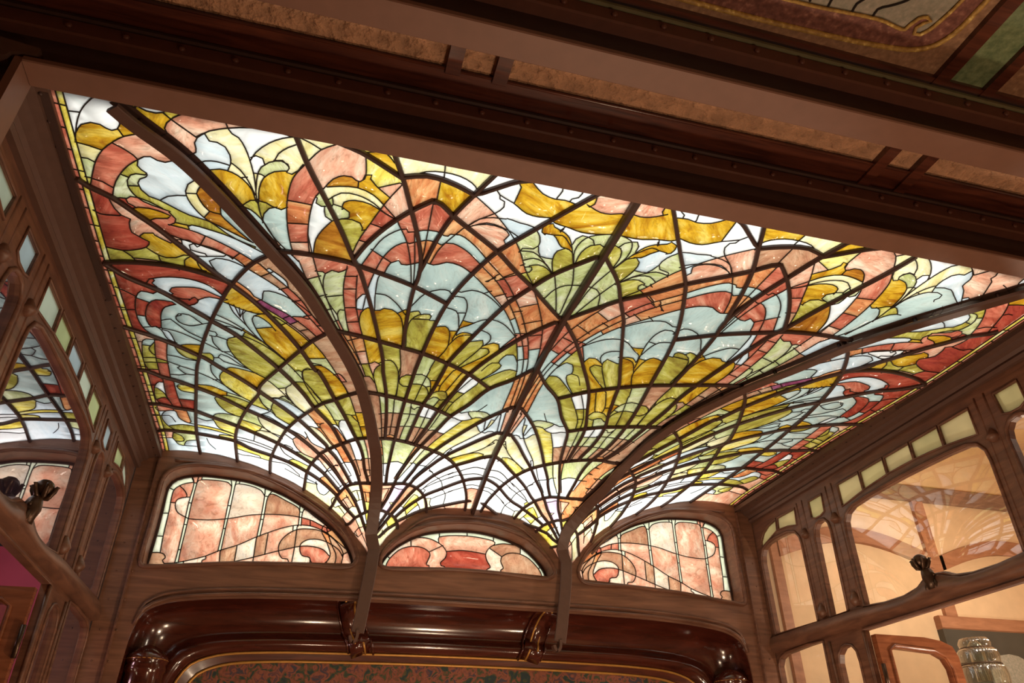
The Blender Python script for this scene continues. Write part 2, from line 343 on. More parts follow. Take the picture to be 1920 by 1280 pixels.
# ---------------------------------------------------------------- design data (plan of the glazing, u and y in 1e-4 units)
CURVES = """\
M -9733,9526 -9393,9949 -8657,10632 -8046,11427 -7655,12009 -7046,12939 -6356,14056 -5745,15368 -4755,17747 -4373,19122 -4012,20901 -3710,22624 -3599,23367 -3540,24079 -3533,24597 -3567,24893
B -10544,11792 -10389,11932 -10009,12147 -9590,12557 -9326,12812 -8731,13521 -8235,14130 -7917,14479 -7471,15006 -6803,16037 -6365,16859 -5918,17763 -5883,17747 -5352,18989 -4902,20096 -4581,21037 -4210,22232 -4095,22792 -3879,23407
B -10519,14365 -10136,14776 -9582,15124 -9327,15345 -8941,15788 -8530,16218 -8478,16294 -7969,16769 -7430,17479 -6915,18143 -6591,18598 -6195,19247 -5874,19893 -5337,20663 -4930,21672 -4612,22367 -4386,22837 -4192,23329 -4043,23735 -3884,24131 -3804,24299
B -10588,17081 -9986,17475 -9479,17916 -8946,18434 -8882,18471 -8447,18980 -7977,19380 -7483,19864 -7358,20009 -7000,20324 -6350,20916 -5788,21524 -5337,22057 -5349,22101 -5066,22451 -4647,23154 -4426,23518
B -10619,19392 -10381,19457 -10078,19772 -9751,19976 -9257,20341 -8829,20614 -8333,20969 -7909,21258 -7190,21544 -6599,21788 -6091,22103 -5529,22596 -5145,22992 -4837,23376 -4576,23702 -4474,23795 -4175,24127 -3969,24372 -3783,24581 -3631,24723
B -10608,21528 -10278,21543 -9926,21743 -9380,21905 -8926,22204 -8215,22484 -8011,22539 -7439,22670 -6853,22787 -6364,22941 -5751,23191 -5317,23452 -4916,23822 -4765,23950 -4713,24005
B -10641,23546 -10365,23437 -9946,23520 -9488,23589 -8872,23649 -8200,23598 -7763,23748 -7047,23669 -6494,23616 -5905,23701 -5417,23848 -4878,24129 -4829,24155 -4692,24317 -4415,24457 -4119,24541
B -7143,13209 -7443,13520 -7946,14488 -8223,15308 -8507,16313 -8803,17579 -8996,18614 -9084,19076 -9205,20303 -9338,21866 -9431,23220 -9443,24583 -9409,25142
B -5757,15879 -6087,16347 -6363,16928 -6893,18173 -7452,19722 -7453,20066 -7680,20775 -7863,21393 -8082,22304 -8209,23167 -8230,23895 -8197,24927
B -4790,18449 -5076,18729 -5310,19066 -5588,19417 -5848,19935 -6298,20987 -6622,21852 -6807,22558 -6973,23325 -7068,23985 -7073,24659
B -4081,21034 -4485,21202 -4870,21648 -5242,22125 -5522,22560 -5529,22596 -5747,23233 -5849,23707 -5878,24544
B -3698,23463 -3960,23436 -4130,23454 -4378,23545 -4572,23728 -4713,24005 -4787,24213 -4837,24456 -4886,24746
B -3619,24237 -3804,24299 -3941,24395 -4097,24530 -4253,24853
B -10511,14314 -10126,14193 -9586,14102 -8916,14094 -8379,14221 -7941,14381
B -6876,13032 -6306,13056 -5460,13218 -5221,13325 -4607,13579 -4024,13855 -3466,14208 -3060,14492
B -6706,9811 -6447,10541 -6053,11441 -5707,12258 -5384,13120 -5240,13418 -4931,14370 -4665,15317 -4481,16027 -4265,16926 -4200,17378 -3997,18298 -3837,19432 -3669,21112
B -4940,9935 -4692,10545 -4410,11377 -4147,12166 -3931,13035 -3904,13649 -3933,13847 -3938,14601 -3904,15453 -3843,16295
B -2926,9998 -3252,10761 -3523,11423 -3715,12185 -3837,12976 -3913,13410
B -5894,9871 -5550,10002 -4692,10545
B -4697,10509 -4255,10389 -3851,10459 -3474,10612 -3260,10723 -2908,10489 -2454,10152 -2154,10061
B -5384,13120 -5182,12612 -4815,11969 -4401,11435 -4007,11048
B -4007,11048 -3828,11134 -3519,11443 -2932,11912 -2337,12396 -1774,12992 -1186,13564 -723,14082 -141,14692
B -765,10044 -1176,10641 -1767,11528 -2337,12396 -2592,12982 -2882,13788 -3060,14492 -3187,15380 -3290,16531 -3360,17388 -3412,18616 -3410,19751 -3357,21244 -3341,22454 -3345,22869 -3304,23493
B -127,12085 -849,12961 -1186,13564 -1601,14345 -1619,14405 -1918,15256 -2234,16172 -2523,17019 -2581,17438 -2716,18317 -2858,18984 -2935,20149 -2963,21578
B -165,14946 -739,15671 -1250,16487 -1815,17562 -2077,18421 -2352,19370 -2512,20583 -2662,21741
B -72,17165 -525,17776 -1067,18273 -1489,19101 -1902,19758 -2136,20673 -2445,21929 -2733,22775 -2831,23022 -2965,23373 -3023,23651 -3170,24013 -3354,24257
B -151,19124 -454,19449 -808,19909 -1167,20514 -1689,21636 -1957,22231 -2389,23029 -2435,23167 -2582,23450 -2726,23681
B -234,20609 -625,21116 -1033,21731 -1550,22472 -1960,23096 -2359,23579 -2497,23793 -2573,23855 -2783,24124 -3084,24370
B -6,21992 -314,22178 -707,22561 -1096,22889 -1549,23315 -1686,23453 -2022,23819 -2218,23968 -2274,24028 -2633,24327 -2946,24467 -3209,24599 -3394,24701
B -73,23288 -497,23475 -1127,23924 -1435,24121 -1857,24310 -1917,24350 -2378,24511 -2810,24607
B -201,24493 -536,24601 -772,24692 -1218,24825 -1650,24884 -2308,24866 -2714,24764
B -2727,24808 -3031,24740 -3250,24767
B -5480,15740 -4987,15884 -4474,16084 -3834,16352 -3314,16588 -2511,17080 -1808,17594 -1067,18273
B -4551,18325 -4180,18373 -3966,18442 -3676,18553 -3399,18704 -2829,19010 -2382,19343 -1902,19758
B -3912,21143 -3655,21144 -3348,21312 -2950,21580 -2472,21928 -1957,22231 -1550,22472 -1169,22815 -1005,23019 -786,23356 -559,23846 -384,24350 -271,25111
B -3489,23502 -3032,23602 -2737,23677 -2497,23793 -2218,23968 -1933,24271 -1785,24555 -1693,24901 -1594,25567
B -3421,24247 -3239,24295 -3042,24413 -2810,24607 -2673,24868 -2645,25022
L -9942,9742 -10097,9933 -10214,10132 -10320,10421 -10414,10811
L -10400,10143 -10224,10129
L -10366,10614 -10243,10403 -10083,10319 -9938,10329 -9844,10396 -9763,10422 -9671,10370 -9611,10251 -9612,10046
L -9651,10380 -9588,10533
L -10366,11938 -10297,11673 -10154,11230 -9994,10930 -9783,10689 -9585,10517 -9311,10391
L -10431,10846 -10203,10885 -10007,10940
L -10404,11215 -10283,11212 -10164,11289
L -10427,11705 -10315,11713
L -9799,10724 -9609,10837 -9490,10938 -9426,11037
L -10026,12200 -9952,11871 -9825,11556 -9620,11233 -9426,11037 -9312,10934 -9198,10907 -9093,10974 -8960,10993 -8852,10935
L -10285,11733 -10132,11773 -9967,11892
L -9428,11054 -9457,11194 -9400,11281 -9317,11347 -9347,11405 -9508,11410 -9607,11468 -9686,11627 -9695,11771 -9628,11971 -9462,12152 -9162,12267 -8997,12323
L -9748,11503 -9662,11534
L -9342,11456 -9455,11536 -9505,11653 -9468,11823 -9345,11975 -9184,12028 -9071,12094 -8653,12336 -8334,12418 -7913,12642 -7502,12883
L -9322,11348 -9312,11397 -9342,11456
L -9683,11768 -9515,11734
L -10026,12200 -9889,12147 -9781,12139
L -9653,12333 -9763,12265 -9784,12158 -9688,12060 -9546,12061 -9363,12128 -9137,12261
L -9162,12041 -9003,11891 -8829,11824 -8659,11792
L -8483,11341 -8610,11475 -8666,11666 -8642,11879 -8538,12117 -8403,12316 -8164,12537 -7790,12862 -7398,13031
L -8641,11722 -8460,11691
L -8399,11498 -8472,11694 -8423,11866 -8268,12131 -8046,12177
L -8049,11968 -8047,12196 -7904,12399 -7706,12637 -7449,12914
L -8380,12350 -8255,12128
L -10091,12235 -10035,12486 -9940,12657 -9781,12736
L -10452,12629 -10336,12717 -9968,12684
L -9766,12457 -9581,12334 -9386,12323 -9149,12380 -9008,12443 -9067,12536 -9295,12593 -9430,12687
L -9024,12349 -8916,12518 -8953,12647 -9062,12735
L -8951,12627 -8678,12660
L -9495,9733 -9341,9809 -9300,9814
L -9311,9662 -9255,9789 -9138,9847 -8992,9857 -8862,9812 -8822,9731
L -9331,9813 -9262,9763
L -8874,9829 -8768,9936 -8383,10255
L -8495,9728 -8722,9896 -8842,10041 -8888,10171 -8854,10270 -8961,10355
L -8198,10106 -8362,10265 -8416,10402 -8402,10525 -8409,10623 -8565,10755
L -8383,10255 -8151,10066 -7815,9926 -7481,9845 -7147,9820 -6715,9917
L -7885,9753 -7837,9937 -7775,10045 -7666,10114 -7558,10343 -7483,10620 -7406,11078 -7385,11428 -7363,11715
L -8233,10145 -8165,10299 -8031,10302 -7900,10384 -7827,10561 -7824,10790 -7876,10952
L -8454,10943 -8262,10801 -8054,10773 -7825,10823
L -8171,11255 -8133,11195 -8199,11106 -8181,11000 -8016,10948 -7807,10988 -7622,11122 -7458,11370 -7387,11683
L -7822,10740 -7663,10891 -7527,11137 -7398,11502
L -7385,11392 -7358,10999 -7285,10747 -7144,10601 -6933,10527 -6814,10587 -6788,10684 -6833,10795 -6736,10829 -6619,10704 -6597,10648 -6542,10536
L -7471,10617 -7376,10402 -7146,10131 -6919,9975 -6692,9888
L -7051,10533 -6983,10355 -6823,10178 -6664,10066
L -7074,10538 -6910,10506 -6789,10650
L -7470,10551 -7377,10483 -7261,10525 -7226,10668
L -7338,11711 -7324,11308 -7238,11011 -7048,10819 -6810,10756
L -7416,10925 -7286,10934 -7226,10974
L -7669,11097 -7525,11050
L -6641,13156 -6753,12540 -6808,11916 -6795,11390 -6710,10911 -6528,10567 -6417,10378 -6241,10112 -6015,9954
L -7663,11868 -7486,11666 -7362,11641 -7189,11682 -7088,11757 -6911,11820 -6787,11723
L -7762,11870 -7638,11863 -7489,11927 -7289,12156 -7027,12709 -6944,12903
L -7264,12269 -7238,11993 -7138,11823 -6988,11758
L -7362,11605 -7289,12079 -7081,12595 -6524,13359
L -6299,13150 -6371,12482 -6352,11765 -6272,11337 -6135,11094 -5979,10816 -5790,10694 -5640,10703 -5558,10779 -5481,10802 -5401,10716 -5391,10499 -5434,10159
L -6791,11537 -6322,11589
L -6801,12187 -6360,12157
L -6694,12758 -6320,12703
L -6647,9888 -6435,9988 -6241,10112
L -6245,11370 -6262,11522 -6156,11600 -5978,11572
L -6076,11048 -5842,10990 -5515,10972 -5191,11124 -4887,11462 -4628,11784
L -5507,10788 -5500,10988
L -5434,10758 -5400,10608 -5276,10586 -5290,10696 -5170,10859 -4846,11163
L -4670,10736 -4912,11271 -5152,11944 -5339,12511 -5442,13045
L -5113,10905 -4726,10708
L -6052,11413 -5803,11167 -5495,11174 -5165,11350 -4893,11622 -4657,11768
L -5971,11288 -5931,11507 -5997,11671
L -5753,11634 -5731,11419 -5532,11331 -5213,11396 -4982,11556 -4657,11768
L -5878,11518 -5759,11557 -5604,11690 -5590,11846 -5744,11908
L -6093,11571 -6061,11875 -5922,11993 -5744,11908 -5533,11897 -5365,11974 -5295,12128 -5316,12193 -5210,12158
L -5922,11993 -6089,12279 -6205,12583 -6241,13187
L -5150,11964 -4835,12084
L -5325,12509 -5081,12585
L -3960,10527 -3932,11182
L -3992,11153 -3950,12013 -3906,12945
L -4596,10537 -4273,10310 -3945,10264 -3621,10308 -3353,10441 -3204,10622 -3208,10840
L -3954,10084 -3903,10478
L -5650,10048 -5412,10020 -5223,9966 -5074,9989 -4898,10197
L -5245,13448 -5026,12818 -4828,12358 -4533,12061 -4400,12020 -4357,12120 -4222,12078 -4037,12006 -3753,12002 -3590,12105 -3502,12112 -3459,12038 -3259,12025 -2870,12315 -2365,12898 -1876,13439 -1466,14096 -1111,14745 -825,15370 -581,15954 -312,16871 -186,17709 -75,19416
L -5005,14876 -4970,14090 -4905,13616 -4887,13522 -4752,12961 -4545,12580 -4336,12441 -4274,12476 -4116,12387 -3927,12314 -3718,12348 -3588,12417 -3516,12337 -3341,12330 -3003,12525 -2521,13025 -1991,13619 -1457,14499 -998,15395 -671,16158 -369,17209 -195,19440
L -4721,14906 -4783,14265 -4759,13600 -4701,13594 -4580,13166 -4420,13056 -4342,13184 -4222,13193 -3945,13066
L -3862,13032 -3636,13119 -3523,13080 -3359,12985 -3040,13058 -2623,13396 -2088,14015 -1593,14633 -1203,15300 -934,15881 -693,16607 -467,17556 -394,19477
L -5062,12756 -4583,13144
L -4584,11901 -4340,12420 -4139,13160 -4006,13907
L -4219,12099 -4051,13149 -3968,13854
L -3183,11704 -3596,12532 -3708,13058
L -3226,10764 -2659,11255 -2111,11885 -1842,12302 -1530,12949 -1161,13532
L -3220,11798 -2955,11445 -2693,11347 -2410,11328 -2415,11307 -2102,11389 -1789,11449 -1545,11758 -1491,12031 -1572,12170 -1810,12198 -1858,12354
L -3220,11798 -2789,11539 -2454,11599 -2038,11823 -1944,11942
L -3073,11683 -2779,11580 -2416,11635 -2219,11817 -2286,12015 -2222,12141 -2026,11867
L -2729,10655 -2699,10768 -2587,10824 -2559,10982 -2696,11221 -2955,11445 -3174,11746
L -2174,10171 -1903,10419 -1619,10511 -1395,10496 -1144,10556
L -931,10502 -576,10664 -337,10666 -129,10590 22,10593
L -2810,10554 -2729,10655 -2404,10822 -2047,11073 -1773,11116 -1522,11076
L -1508,11117 -1386,11219 -1097,11281 -732,11372 -401,11356 -37,11261
L -1573,10100 -1536,10249 -1579,10460
L -1120,10143 -1158,10354 -1276,10425
L -804,10223 -771,10461 -849,10565
L -2386,10839 -2369,10353
L -1459,11645 -1556,11576 -1566,11307 -1407,11246 -1346,11343 -1095,11463 -923,11607 -742,11947 -497,12554
L -1473,11602 -1290,11604 -1148,11758 -988,11960 -821,11992
L -1178,11484 -1131,11358
L -1290,11604 -1086,11577 -906,11745 -742,11947
L -827,13069 -1038,12424 -1029,12118 -886,11983 -694,12085 -465,12599
L -775,11809 -767,11615 -665,11471 -383,11563 -288,11732
L -482,12550 -653,12024 -622,11673 -489,11449 -149,11290
L -482,12550 -492,12033 -374,11754 -191,11657 -25,11761
L -1813,12296 -1537,12285 -1199,12564 -861,12967
L -1659,12612 -1473,12497 -1229,12571 -939,12876
L -1483,12782 -1281,12713 -1062,12796 -844,13018
L -1514,12840 -1423,12822 -1378,12918 -1409,13031
L -1477,12076 -1348,12393 -1038,12424
L -1124,11288 -1193,11442
L -798,13008 -522,13743 -243,14588
L -482,12550 -256,13330 -187,14024 -144,14565
L -739,14026 -608,13587 -411,13368 -40,13274
L -1129,13639 -866,14169 -661,14610 -448,15122 -376,15294 -190,16074 -113,16509 -35,17280
L -2014,13408 -1470,13043
L -1693,12824 -1594,12727
L -1941,13316 -1683,13084
L -2118,13504 -1905,13390
L -2329,13562 -2119,13372
L -1660,14125 -1457,14009
L -1932,14106 -1704,13962
L -1318,15073 -1197,14937
L -1362,14721 -1111,14626
L -1251,14499 -808,14247
L -979,15209 -486,14945
L -1001,15641 -686,15596
L -686,15720 -320,15595
L -833,16244 -528,16135
L -465,16348 -135,16191
L -624,16856 -348,16747
L -2114,13266 -2267,13553
L -4892,15936 -5034,15343 -5025,14979 -4891,14791 -4724,14881 -4600,14873 -4516,14791 -4322,14831 -4095,15082 -3974,15456 -3883,16068
L -5159,14890 -5168,14494 -5066,14315 -4916,14301
L -4768,14264 -4550,14295 -4263,14573 -3974,15024
L -4190,14981 -4006,14815
L -5131,14862 -5036,14879
L -3764,16294 -3842,15674 -3812,15233 -3653,15011 -3398,14973 -3334,15052 -3354,15218 -3123,15209
L -3756,15177 -3343,15190
L -3967,14866 -3802,14493 -3635,14173 -3320,13993 -3092,14022 -2934,14323
L -3895,14915 -3679,14852 -3588,15008
L -3137,15491 -2907,15455 -2765,15652 -2695,16001 -2683,16415 -2841,16887
L -3026,14680 -2770,14801 -2646,15073 -2562,15470
L -2860,14210 -2690,14247 -2551,14507 -2503,14951 -2540,15411 -2614,16058
L -2798,14044 -2563,13938 -2285,14013 -2002,14226 -1626,14637
L -2279,14039 -2082,13904
L -2687,14879 -2505,14866
L -2765,15652 -2560,15645
L -2671,16296 -2476,15877 -2280,15810 -2029,15828
L -2521,15180 -2226,15277 -2049,15147 -1785,15094 -1467,15240 -1173,15540 -951,15821
L -2558,15821 -2516,15526 -2336,15400 -2164,15243
L -2552,15850 -2410,15697 -2148,15774
L -2022,15558 -1785,15661 -1636,15831 -1612,16074 -1739,16298
L -2109,16103 -1939,16064 -1804,16026 -1743,16206 -1832,16519 -2243,17325
L -1789,16393 -1565,16411 -1491,16563 -1592,16757 -2292,17447
L -1710,16266 -1490,16126 -1331,16175 -1252,16481
L -1500,17454 -1293,17057 -1107,17042 -1000,17162 -1084,17430 -1430,17908
L -1453,17974 -1051,17559 -725,17327 -474,17391
L -1103,16913 -985,16644 -803,16622 -589,16981
L -949,15696 -1268,16419
L -2877,16886 -2971,17349
L -6526,13315 -6230,14247 -5844,15186 -5510,15890 -5072,16777 -4857,17219 -4668,17663
L -6371,12482 -6153,13532 -5934,14297 -5661,15155 -5383,15871 -5017,16648 -4789,17207
L -5498,13364 -5516,14148 -5423,14867 -5276,15634 -5035,16472 -4742,17318 -4634,17656
L -5254,13654 -5189,14594 -5055,15292 -4835,16161 -4585,17178 -4426,17626 -4167,18532
L -6176,13627 -6006,13627 -5945,13688 -5811,13557 -5664,13608 -5488,13475
L -5945,13688 -5973,13923 -5934,14297 -5819,14672 -5569,15141
L -5919,14515 -5481,14382
L -5416,14942 -5525,14931 -5569,15141 -5482,15443 -5319,15862
L -6304,13924 -6026,13767
L -6125,14573 -5852,14407
L -5976,15055 -5709,14931
L -5758,15544 -5553,15347
L -5538,13731 -5249,13699
L -5514,14171 -5219,14139
L -5440,14844 -5151,14814
L -5344,15399 -5034,15343
L -6501,14004 -6275,13920
L -5198,16138 -4827,15932
L -5051,16653 -4725,16556
L -4964,17179 -4531,17057 -4470,16994
L -4717,17855 -4668,17663 -4530,17640 -4354,17914
L -4418,17683 -4427,17335 -4315,17125 -4215,17092
L -4356,17071 -4238,16923 -4066,16918 -3895,17141 -3764,17539 -3712,18129 -3707,18800
L -3891,16464 -3754,17255 -3720,17712
L -3435,18066 -3576,18037 -3684,17919 -3718,17770 -3684,17627 -3563,17542 -3402,17568
L -3772,17269 -3773,17481 -3713,18030 -3675,18685
L -3317,17537 -3134,17550 -2976,17672 -2841,17910 -2768,18311 -2763,18601
L -2945,17343 -3068,18199 -3137,18907
L -3338,17960 -3102,18000 -2940,18133 -2832,18344 -2779,18641
L -2940,18133 -2793,18109
L -2852,17852 -2640,17871
L -2730,18521 -2588,18392 -2422,18389 -2288,18464 -2199,18790
L -2731,18776 -2609,18661 -2503,18715 -2379,18859 -2240,18829
L -2289,17416 -2518,18137 -2519,18379
L -2044,17580 -2285,18361
L -2677,18043 -2518,18137
L -2429,18853 -2541,19297
L -1695,17868 -1973,18469 -2122,18928 -2243,19574
L -1469,18114 -1789,18649 -1995,19073 -2121,19686
L -2031,18423 -1758,18566
L -2147,18926 -1954,19031
L -4146,18521 -3967,19585 -3730,21354
L -3710,18684 -3633,19580 -3556,20919
L -3202,18945 -3144,19621 -3192,20464 -3193,21553
L -2641,19286 -2664,20009 -2714,21279 -2777,21886
L -2233,19626 -2344,20401 -2523,21491 -2605,21962
L -4047,19519 -3820,19431 -3433,19467
L -3356,19498 -3156,19544 -2846,19659
L -2862,19709 -2423,19954
L -3937,20425 -3705,20323 -3429,20360
L -3387,20307 -2949,20414 -2450,20675
L -3672,21000 -3556,20919 -3383,21092
L -3180,19084 -3133,19229 -3052,19285 -2998,19173 -2827,19192
L -2428,20808 -2256,20753 -2076,20884
L -2614,22069 -2775,22716 -3059,23420
L -2271,22185 -2551,22915 -2911,23495
L -3690,22614 -3362,22703
L -3264,22657 -3045,22704 -2826,22895
L -2642,22860 -2470,22908 -2396,23017
L -2283,23029 -2079,23082 -1911,23223
L -1924,23302 -1764,23397 -1698,23585
L -1710,22386 -2030,23042 -2429,23588
L -1383,22756 -1232,22532 -806,22157 -504,22005 -325,22045 -343,22204 -204,22305
L -1456,20070 -1823,20967 -2208,22077
L -2096,20916 -1889,21034
L -1355,19706 -1234,19901
L -1505,22297 -1429,22124 -1386,22061
L -1597,19630 -1313,19529 -1059,19516 -810,19586 -626,19800
L -1737,19935 -1523,20094 -1278,20028 -1102,19885 -862,19908 -744,20067
L -928,20410 -816,20659 -740,20751 -623,20457 -591,19941
L -744,20067 -687,20524
L -435,19624 -519,20228 -715,20745 -1003,21260 -1510,22111 -1602,22367
L -600,20771 -523,20645 -396,20613 -225,20750
L -170,21074 -368,21613 -621,21961 -1039,22351 -1402,22639
L -328,21547 -146,21276
L -910,23201 -595,22934 -363,22814 -10,22837
L -865,23403 -554,23237 -282,23156 -6,23207
L -592,23838 -293,23728 -22,23746
L -519,24028 -312,23902 -11,23918
L -1070,24206 -574,23916
L -1235,23436 -965,23214
L -1202,23591 -847,23356
L -371,19566 -219,20775
L -256,19406 -142,20649
L -6739,17627 -7115,17215 -7378,16602 -7498,16140 -7534,15885 -7487,15714 -7380,15696 -7148,15911 -6975,16242
L -7487,15714 -7400,15618 -7272,15531
L -7209,15550 -6975,15593 -6760,15767 -6424,16115 -6120,16492
L -7393,16280 -7172,16142
L -6931,16002 -6717,15752
L -7841,14336 -7676,14499 -7536,14673 -7467,14840 -7306,14945 -7060,15141 -6766,15324 -6483,15593 -6213,15873 -5977,16178
L -7471,15033 -7186,15298 -6804,15617 -6629,15805 -6405,16022 -6100,16439
L -7451,15066 -7285,14920
L -6826,15604 -6638,15403
L -6651,15812 -6441,15580
L -6427,16030 -6191,15866
L -6027,15659 -5918,15651
L -6573,15423 -6383,15387 -6231,15442
L -8214,15274 -8016,15373 -7774,15499 -7399,15576 -7272,15531
L -8053,15303 -7952,15735 -7796,16032 -7676,16259
L -7932,15345 -7812,15903
L -7710,15477 -7812,15903
L -7812,15429 -7810,15858
L -7749,15924 -7740,15700 -7671,15547 -7524,15537
L -7749,15924 -7676,16259 -7427,16769 -7160,17087 -6859,17487
L -8365,15975 -8101,16152 -7750,16478 -7383,16847 -7115,17215
L -8426,16228 -8071,16375 -7754,16576 -7340,16925
L -8385,16545 -8077,16472 -7819,16556
L -7821,16605 -7737,16425
L -7229,19047 -7575,18857 -7949,18388 -8155,17828 -8211,17427 -8161,17147 -7973,16990
L -8016,16959 -7788,16859 -7477,16989 -7115,17265 -6690,17752
L -7788,16859 -7747,16669
L -8564,16903 -8455,16913 -8421,17050 -8474,17171 -8627,17151
L -8561,17152 -8549,17564 -8374,17981
L -8450,17136 -8167,17252
L -8757,17640 -8504,17871 -8172,18110 -7902,18419
L -8498,18426 -8466,18300 -8409,18163 -8227,18247 -7957,18560 -7719,18712
L -8474,18416 -8367,18594 -7962,18676 -7671,18741
L -8859,18282 -8693,18223 -8615,18418 -8649,18714
L -8619,18477 -8474,18416
L -8376,18009 -8160,17912
L -8376,19158 -8320,19022 -8215,18889 -7969,18849 -7477,18884
L -8430,19236 -8534,19553 -8470,19975 -8209,20384 -7906,20650 -7697,20778
L -8739,18969 -8732,19402 -8585,19793 -8470,19975
L -9100,19498 -8638,19866 -8280,20242 -7957,20617
L -8736,19842 -8509,19766
L -9083,20237 -8786,20247 -8418,20466 -7957,20617
L -8697,20905 -8482,20718 -8170,20712 -7778,20848
L -8379,20452 -8392,20743
L -8753,20980 -8646,21416 -8396,21799 -8211,21868
L -6665,17840 -6413,18214 -6151,18643 -5708,19370
L -6202,18620 -6265,18234 -6250,17971 -6136,17789 -6013,17826
L -6489,18153 -6370,18036 -6258,18077
L -6524,18822 -6326,18669 -6177,18605
L -7155,19174 -6821,19600 -6443,20176 -6078,20576
L -6443,20176 -6664,19671 -6695,19279 -6571,19023
L -6925,19493 -6695,19279
L -7134,20222 -6844,20033 -6604,20109 -6443,20176
L -6883,20059 -6793,19879 -6662,19790
L -7478,20311 -7349,20761 -7187,21014
L -6133,17287 -5834,17161
L -6030,17476 -5792,17466
L -5755,19686 -6132,18851 -6281,18238 -6239,17920 -6066,17832
L -6041,17610 -5803,17504 -5470,17770 -5145,18248 -4961,18671
L -5465,17835 -5333,17718 -5093,18026
L -5938,19052 -5628,19558 -5476,19838 -5265,20342 -5072,20796 -4762,21590
L -5068,20840 -5111,20418 -5057,20233 -4961,20200
L -5352,20817 -5213,20793 -5032,21046 -4782,21597
L -5119,21975 -5307,21710 -5497,21365 -5650,21040 -5631,20854 -5537,20745
L -5792,21220 -5644,21142
L -5294,20360 -5119,20314
L -5338,20720 -5206,20611 -5098,20722
L -5808,20935 -5648,20909
L -4933,18772 -4674,19730 -4453,20577 -4283,21287
L -5010,19849 -4822,19794 -4688,19981 -4533,20169
L -4783,19797 -4664,19726
L -4687,19594 -4484,19523
L -4491,20388 -4260,20342
L -5074,18428 -4951,18779
L -4675,21646 -4459,22317 -4158,23168
L -4283,21287 -4046,22275 -3861,23145
L -5069,22068 -4804,22613 -4452,23229
L -5385,22544 -5116,22903 -4807,23348
L -4547,22636 -4439,22481 -4336,22463 -4185,22492
L -4237,22417 -4075,22373 -3861,22408
L -4862,22866 -4753,22696 -4609,22653
L -5093,23125 -5023,22963 -4920,22921
L -4068,22893 -3767,22913
L -5329,23606 -5225,23320 -5125,23237
L -3751,21351 -3537,22482 -3416,23205
L -3836,21825 -3660,21832
L -3759,22243 -3581,22255
L -3663,22622 -3381,22683
L -7494,20245 -7378,20709 -7207,20926 -7108,20972
L -7697,20935 -7404,21013 -7108,21076 -6955,21295 -6491,21564
L -7061,20519 -7109,20920 -6981,21208
L -7506,21510 -7206,21186 -7108,20972
L -7531,21498 -7305,21398 -7002,21526 -6559,21804
L -7158,20258 -6918,20131 -6627,20179 -6330,20353 -6100,20571
L -6894,20115 -6729,19840 -6606,20001
L -6707,19636 -6432,20207 -6052,20536
L -7506,21665 -7430,21982 -7195,22298 -6717,22489
L -7965,22070 -7455,22151 -7116,22299
L -7559,22630 -7585,22594 -7480,22450 -7194,22348 -6748,22362
L -7454,22408 -7378,22181
L -7559,22630 -7320,22788 -7078,22879
L -5565,22940 -6111,22859 -6341,22583 -6408,22292 -6336,22151
L -6623,22185 -6434,22308
L -6482,21805 -6085,21947 -6002,22040
L -6004,21994 -5988,21838 -6076,21648
L -5328,22280 -5839,22134 -5988,21838
L -6054,20483 -5812,20852 -5643,21163
L -6066,21342 -5869,21210 -5633,21314 -5316,21795 -5051,22155
L -8203,23322 -7585,23237 -6961,23252
L -8208,23503 -7721,23418 -7012,23392
L -7611,22824 -7639,23248
L -6810,22894 -6600,22752 -6383,22801
L -6778,23020 -6633,23262 -6214,23396
L -6532,23683 -6352,23399 -5798,23434
L -6269,22915 -6111,22859
L -5572,22856 -5235,23276 -4703,23815
L -5342,23581 -5257,23328 -5169,23119
L -5084,23161 -5001,22920 -4924,22889
L -8226,24171 -7893,24151 -7445,24068
L -8008,24472 -7614,24269 -7108,24116
L -6996,24073 -6552,23853 -6086,24128
L -6597,24162 -6081,24229 -5909,24227
L -5858,24131 -5573,24130 -5459,24130
L -5537,24020 -5501,24173 -5455,24438 -5350,24573 -5215,24512 -5101,24270
L -5810,24333 -5479,24155
L -5404,23753 -5364,23929 -5218,24028 -4836,24173
L -5461,23859 -5365,23694 -5263,23601
L -4876,24832 -4957,24514 -4865,24310
L -4647,24379 -4523,24126 -4421,24055
L -4373,24486 -4267,24296 -4115,24253
L -4199,24165 -4085,24050 -3982,24009
L -3907,24053 -3600,24054
L -4418,23935 -4223,23757 -4049,23746
L -4024,23765 -3628,23794
L -4601,24218 -4338,24418
L -4516,24024 -4225,24277
L -4336,23883 -4121,24100
L -4202,23752 -4064,24045
L -3939,23755 -3817,24061
L -3788,23748 -3709,24054
L -4788,24755 -4712,24590 -4608,24485
L -4526,24915 -4405,24579
L -4689,24583 -4457,24703
L -4070,24594 -3898,24723 -3701,24835
L -3877,24415 -3707,24643
L -3797,24366 -3624,24694
L -4068,24971 -3950,24707 -3847,24639
L -3925,24926 -3798,24741
L -3774,24558 -3564,24499
L -4811,23846 -4724,23996
L -4818,23963 -4713,23744 -4601,23588
L -4590,23666 -4520,23533 -4440,23481
L -4379,23597 -4313,23448 -4208,23426
L -4141,23442 -3906,23420
L -3889,23393 -3669,23427
L -1883,23282 -1774,23374 -1698,23585
L -1670,23554 -1487,23664 -1353,23863 -1292,24153
L -2189,24032 -2019,24089 -1829,23900 -1083,23283
L -1960,24047 -1610,23848 -1035,23506
L -1983,24043 -1873,24136 -1923,24231 -1868,24393
L -1809,24455 -1619,24483 -1615,24619 -1616,24729 -1520,24861 -1481,25058
L -1614,24510 -1169,24292 -902,24115
L -1246,24150 -1133,24350 -1117,24650 -1134,24904
L -1487,25023 -1389,25680
L -1039,24907 -941,25206 -926,25708
L -2842,23848 -2605,23945
L -3062,24155 -2946,24196
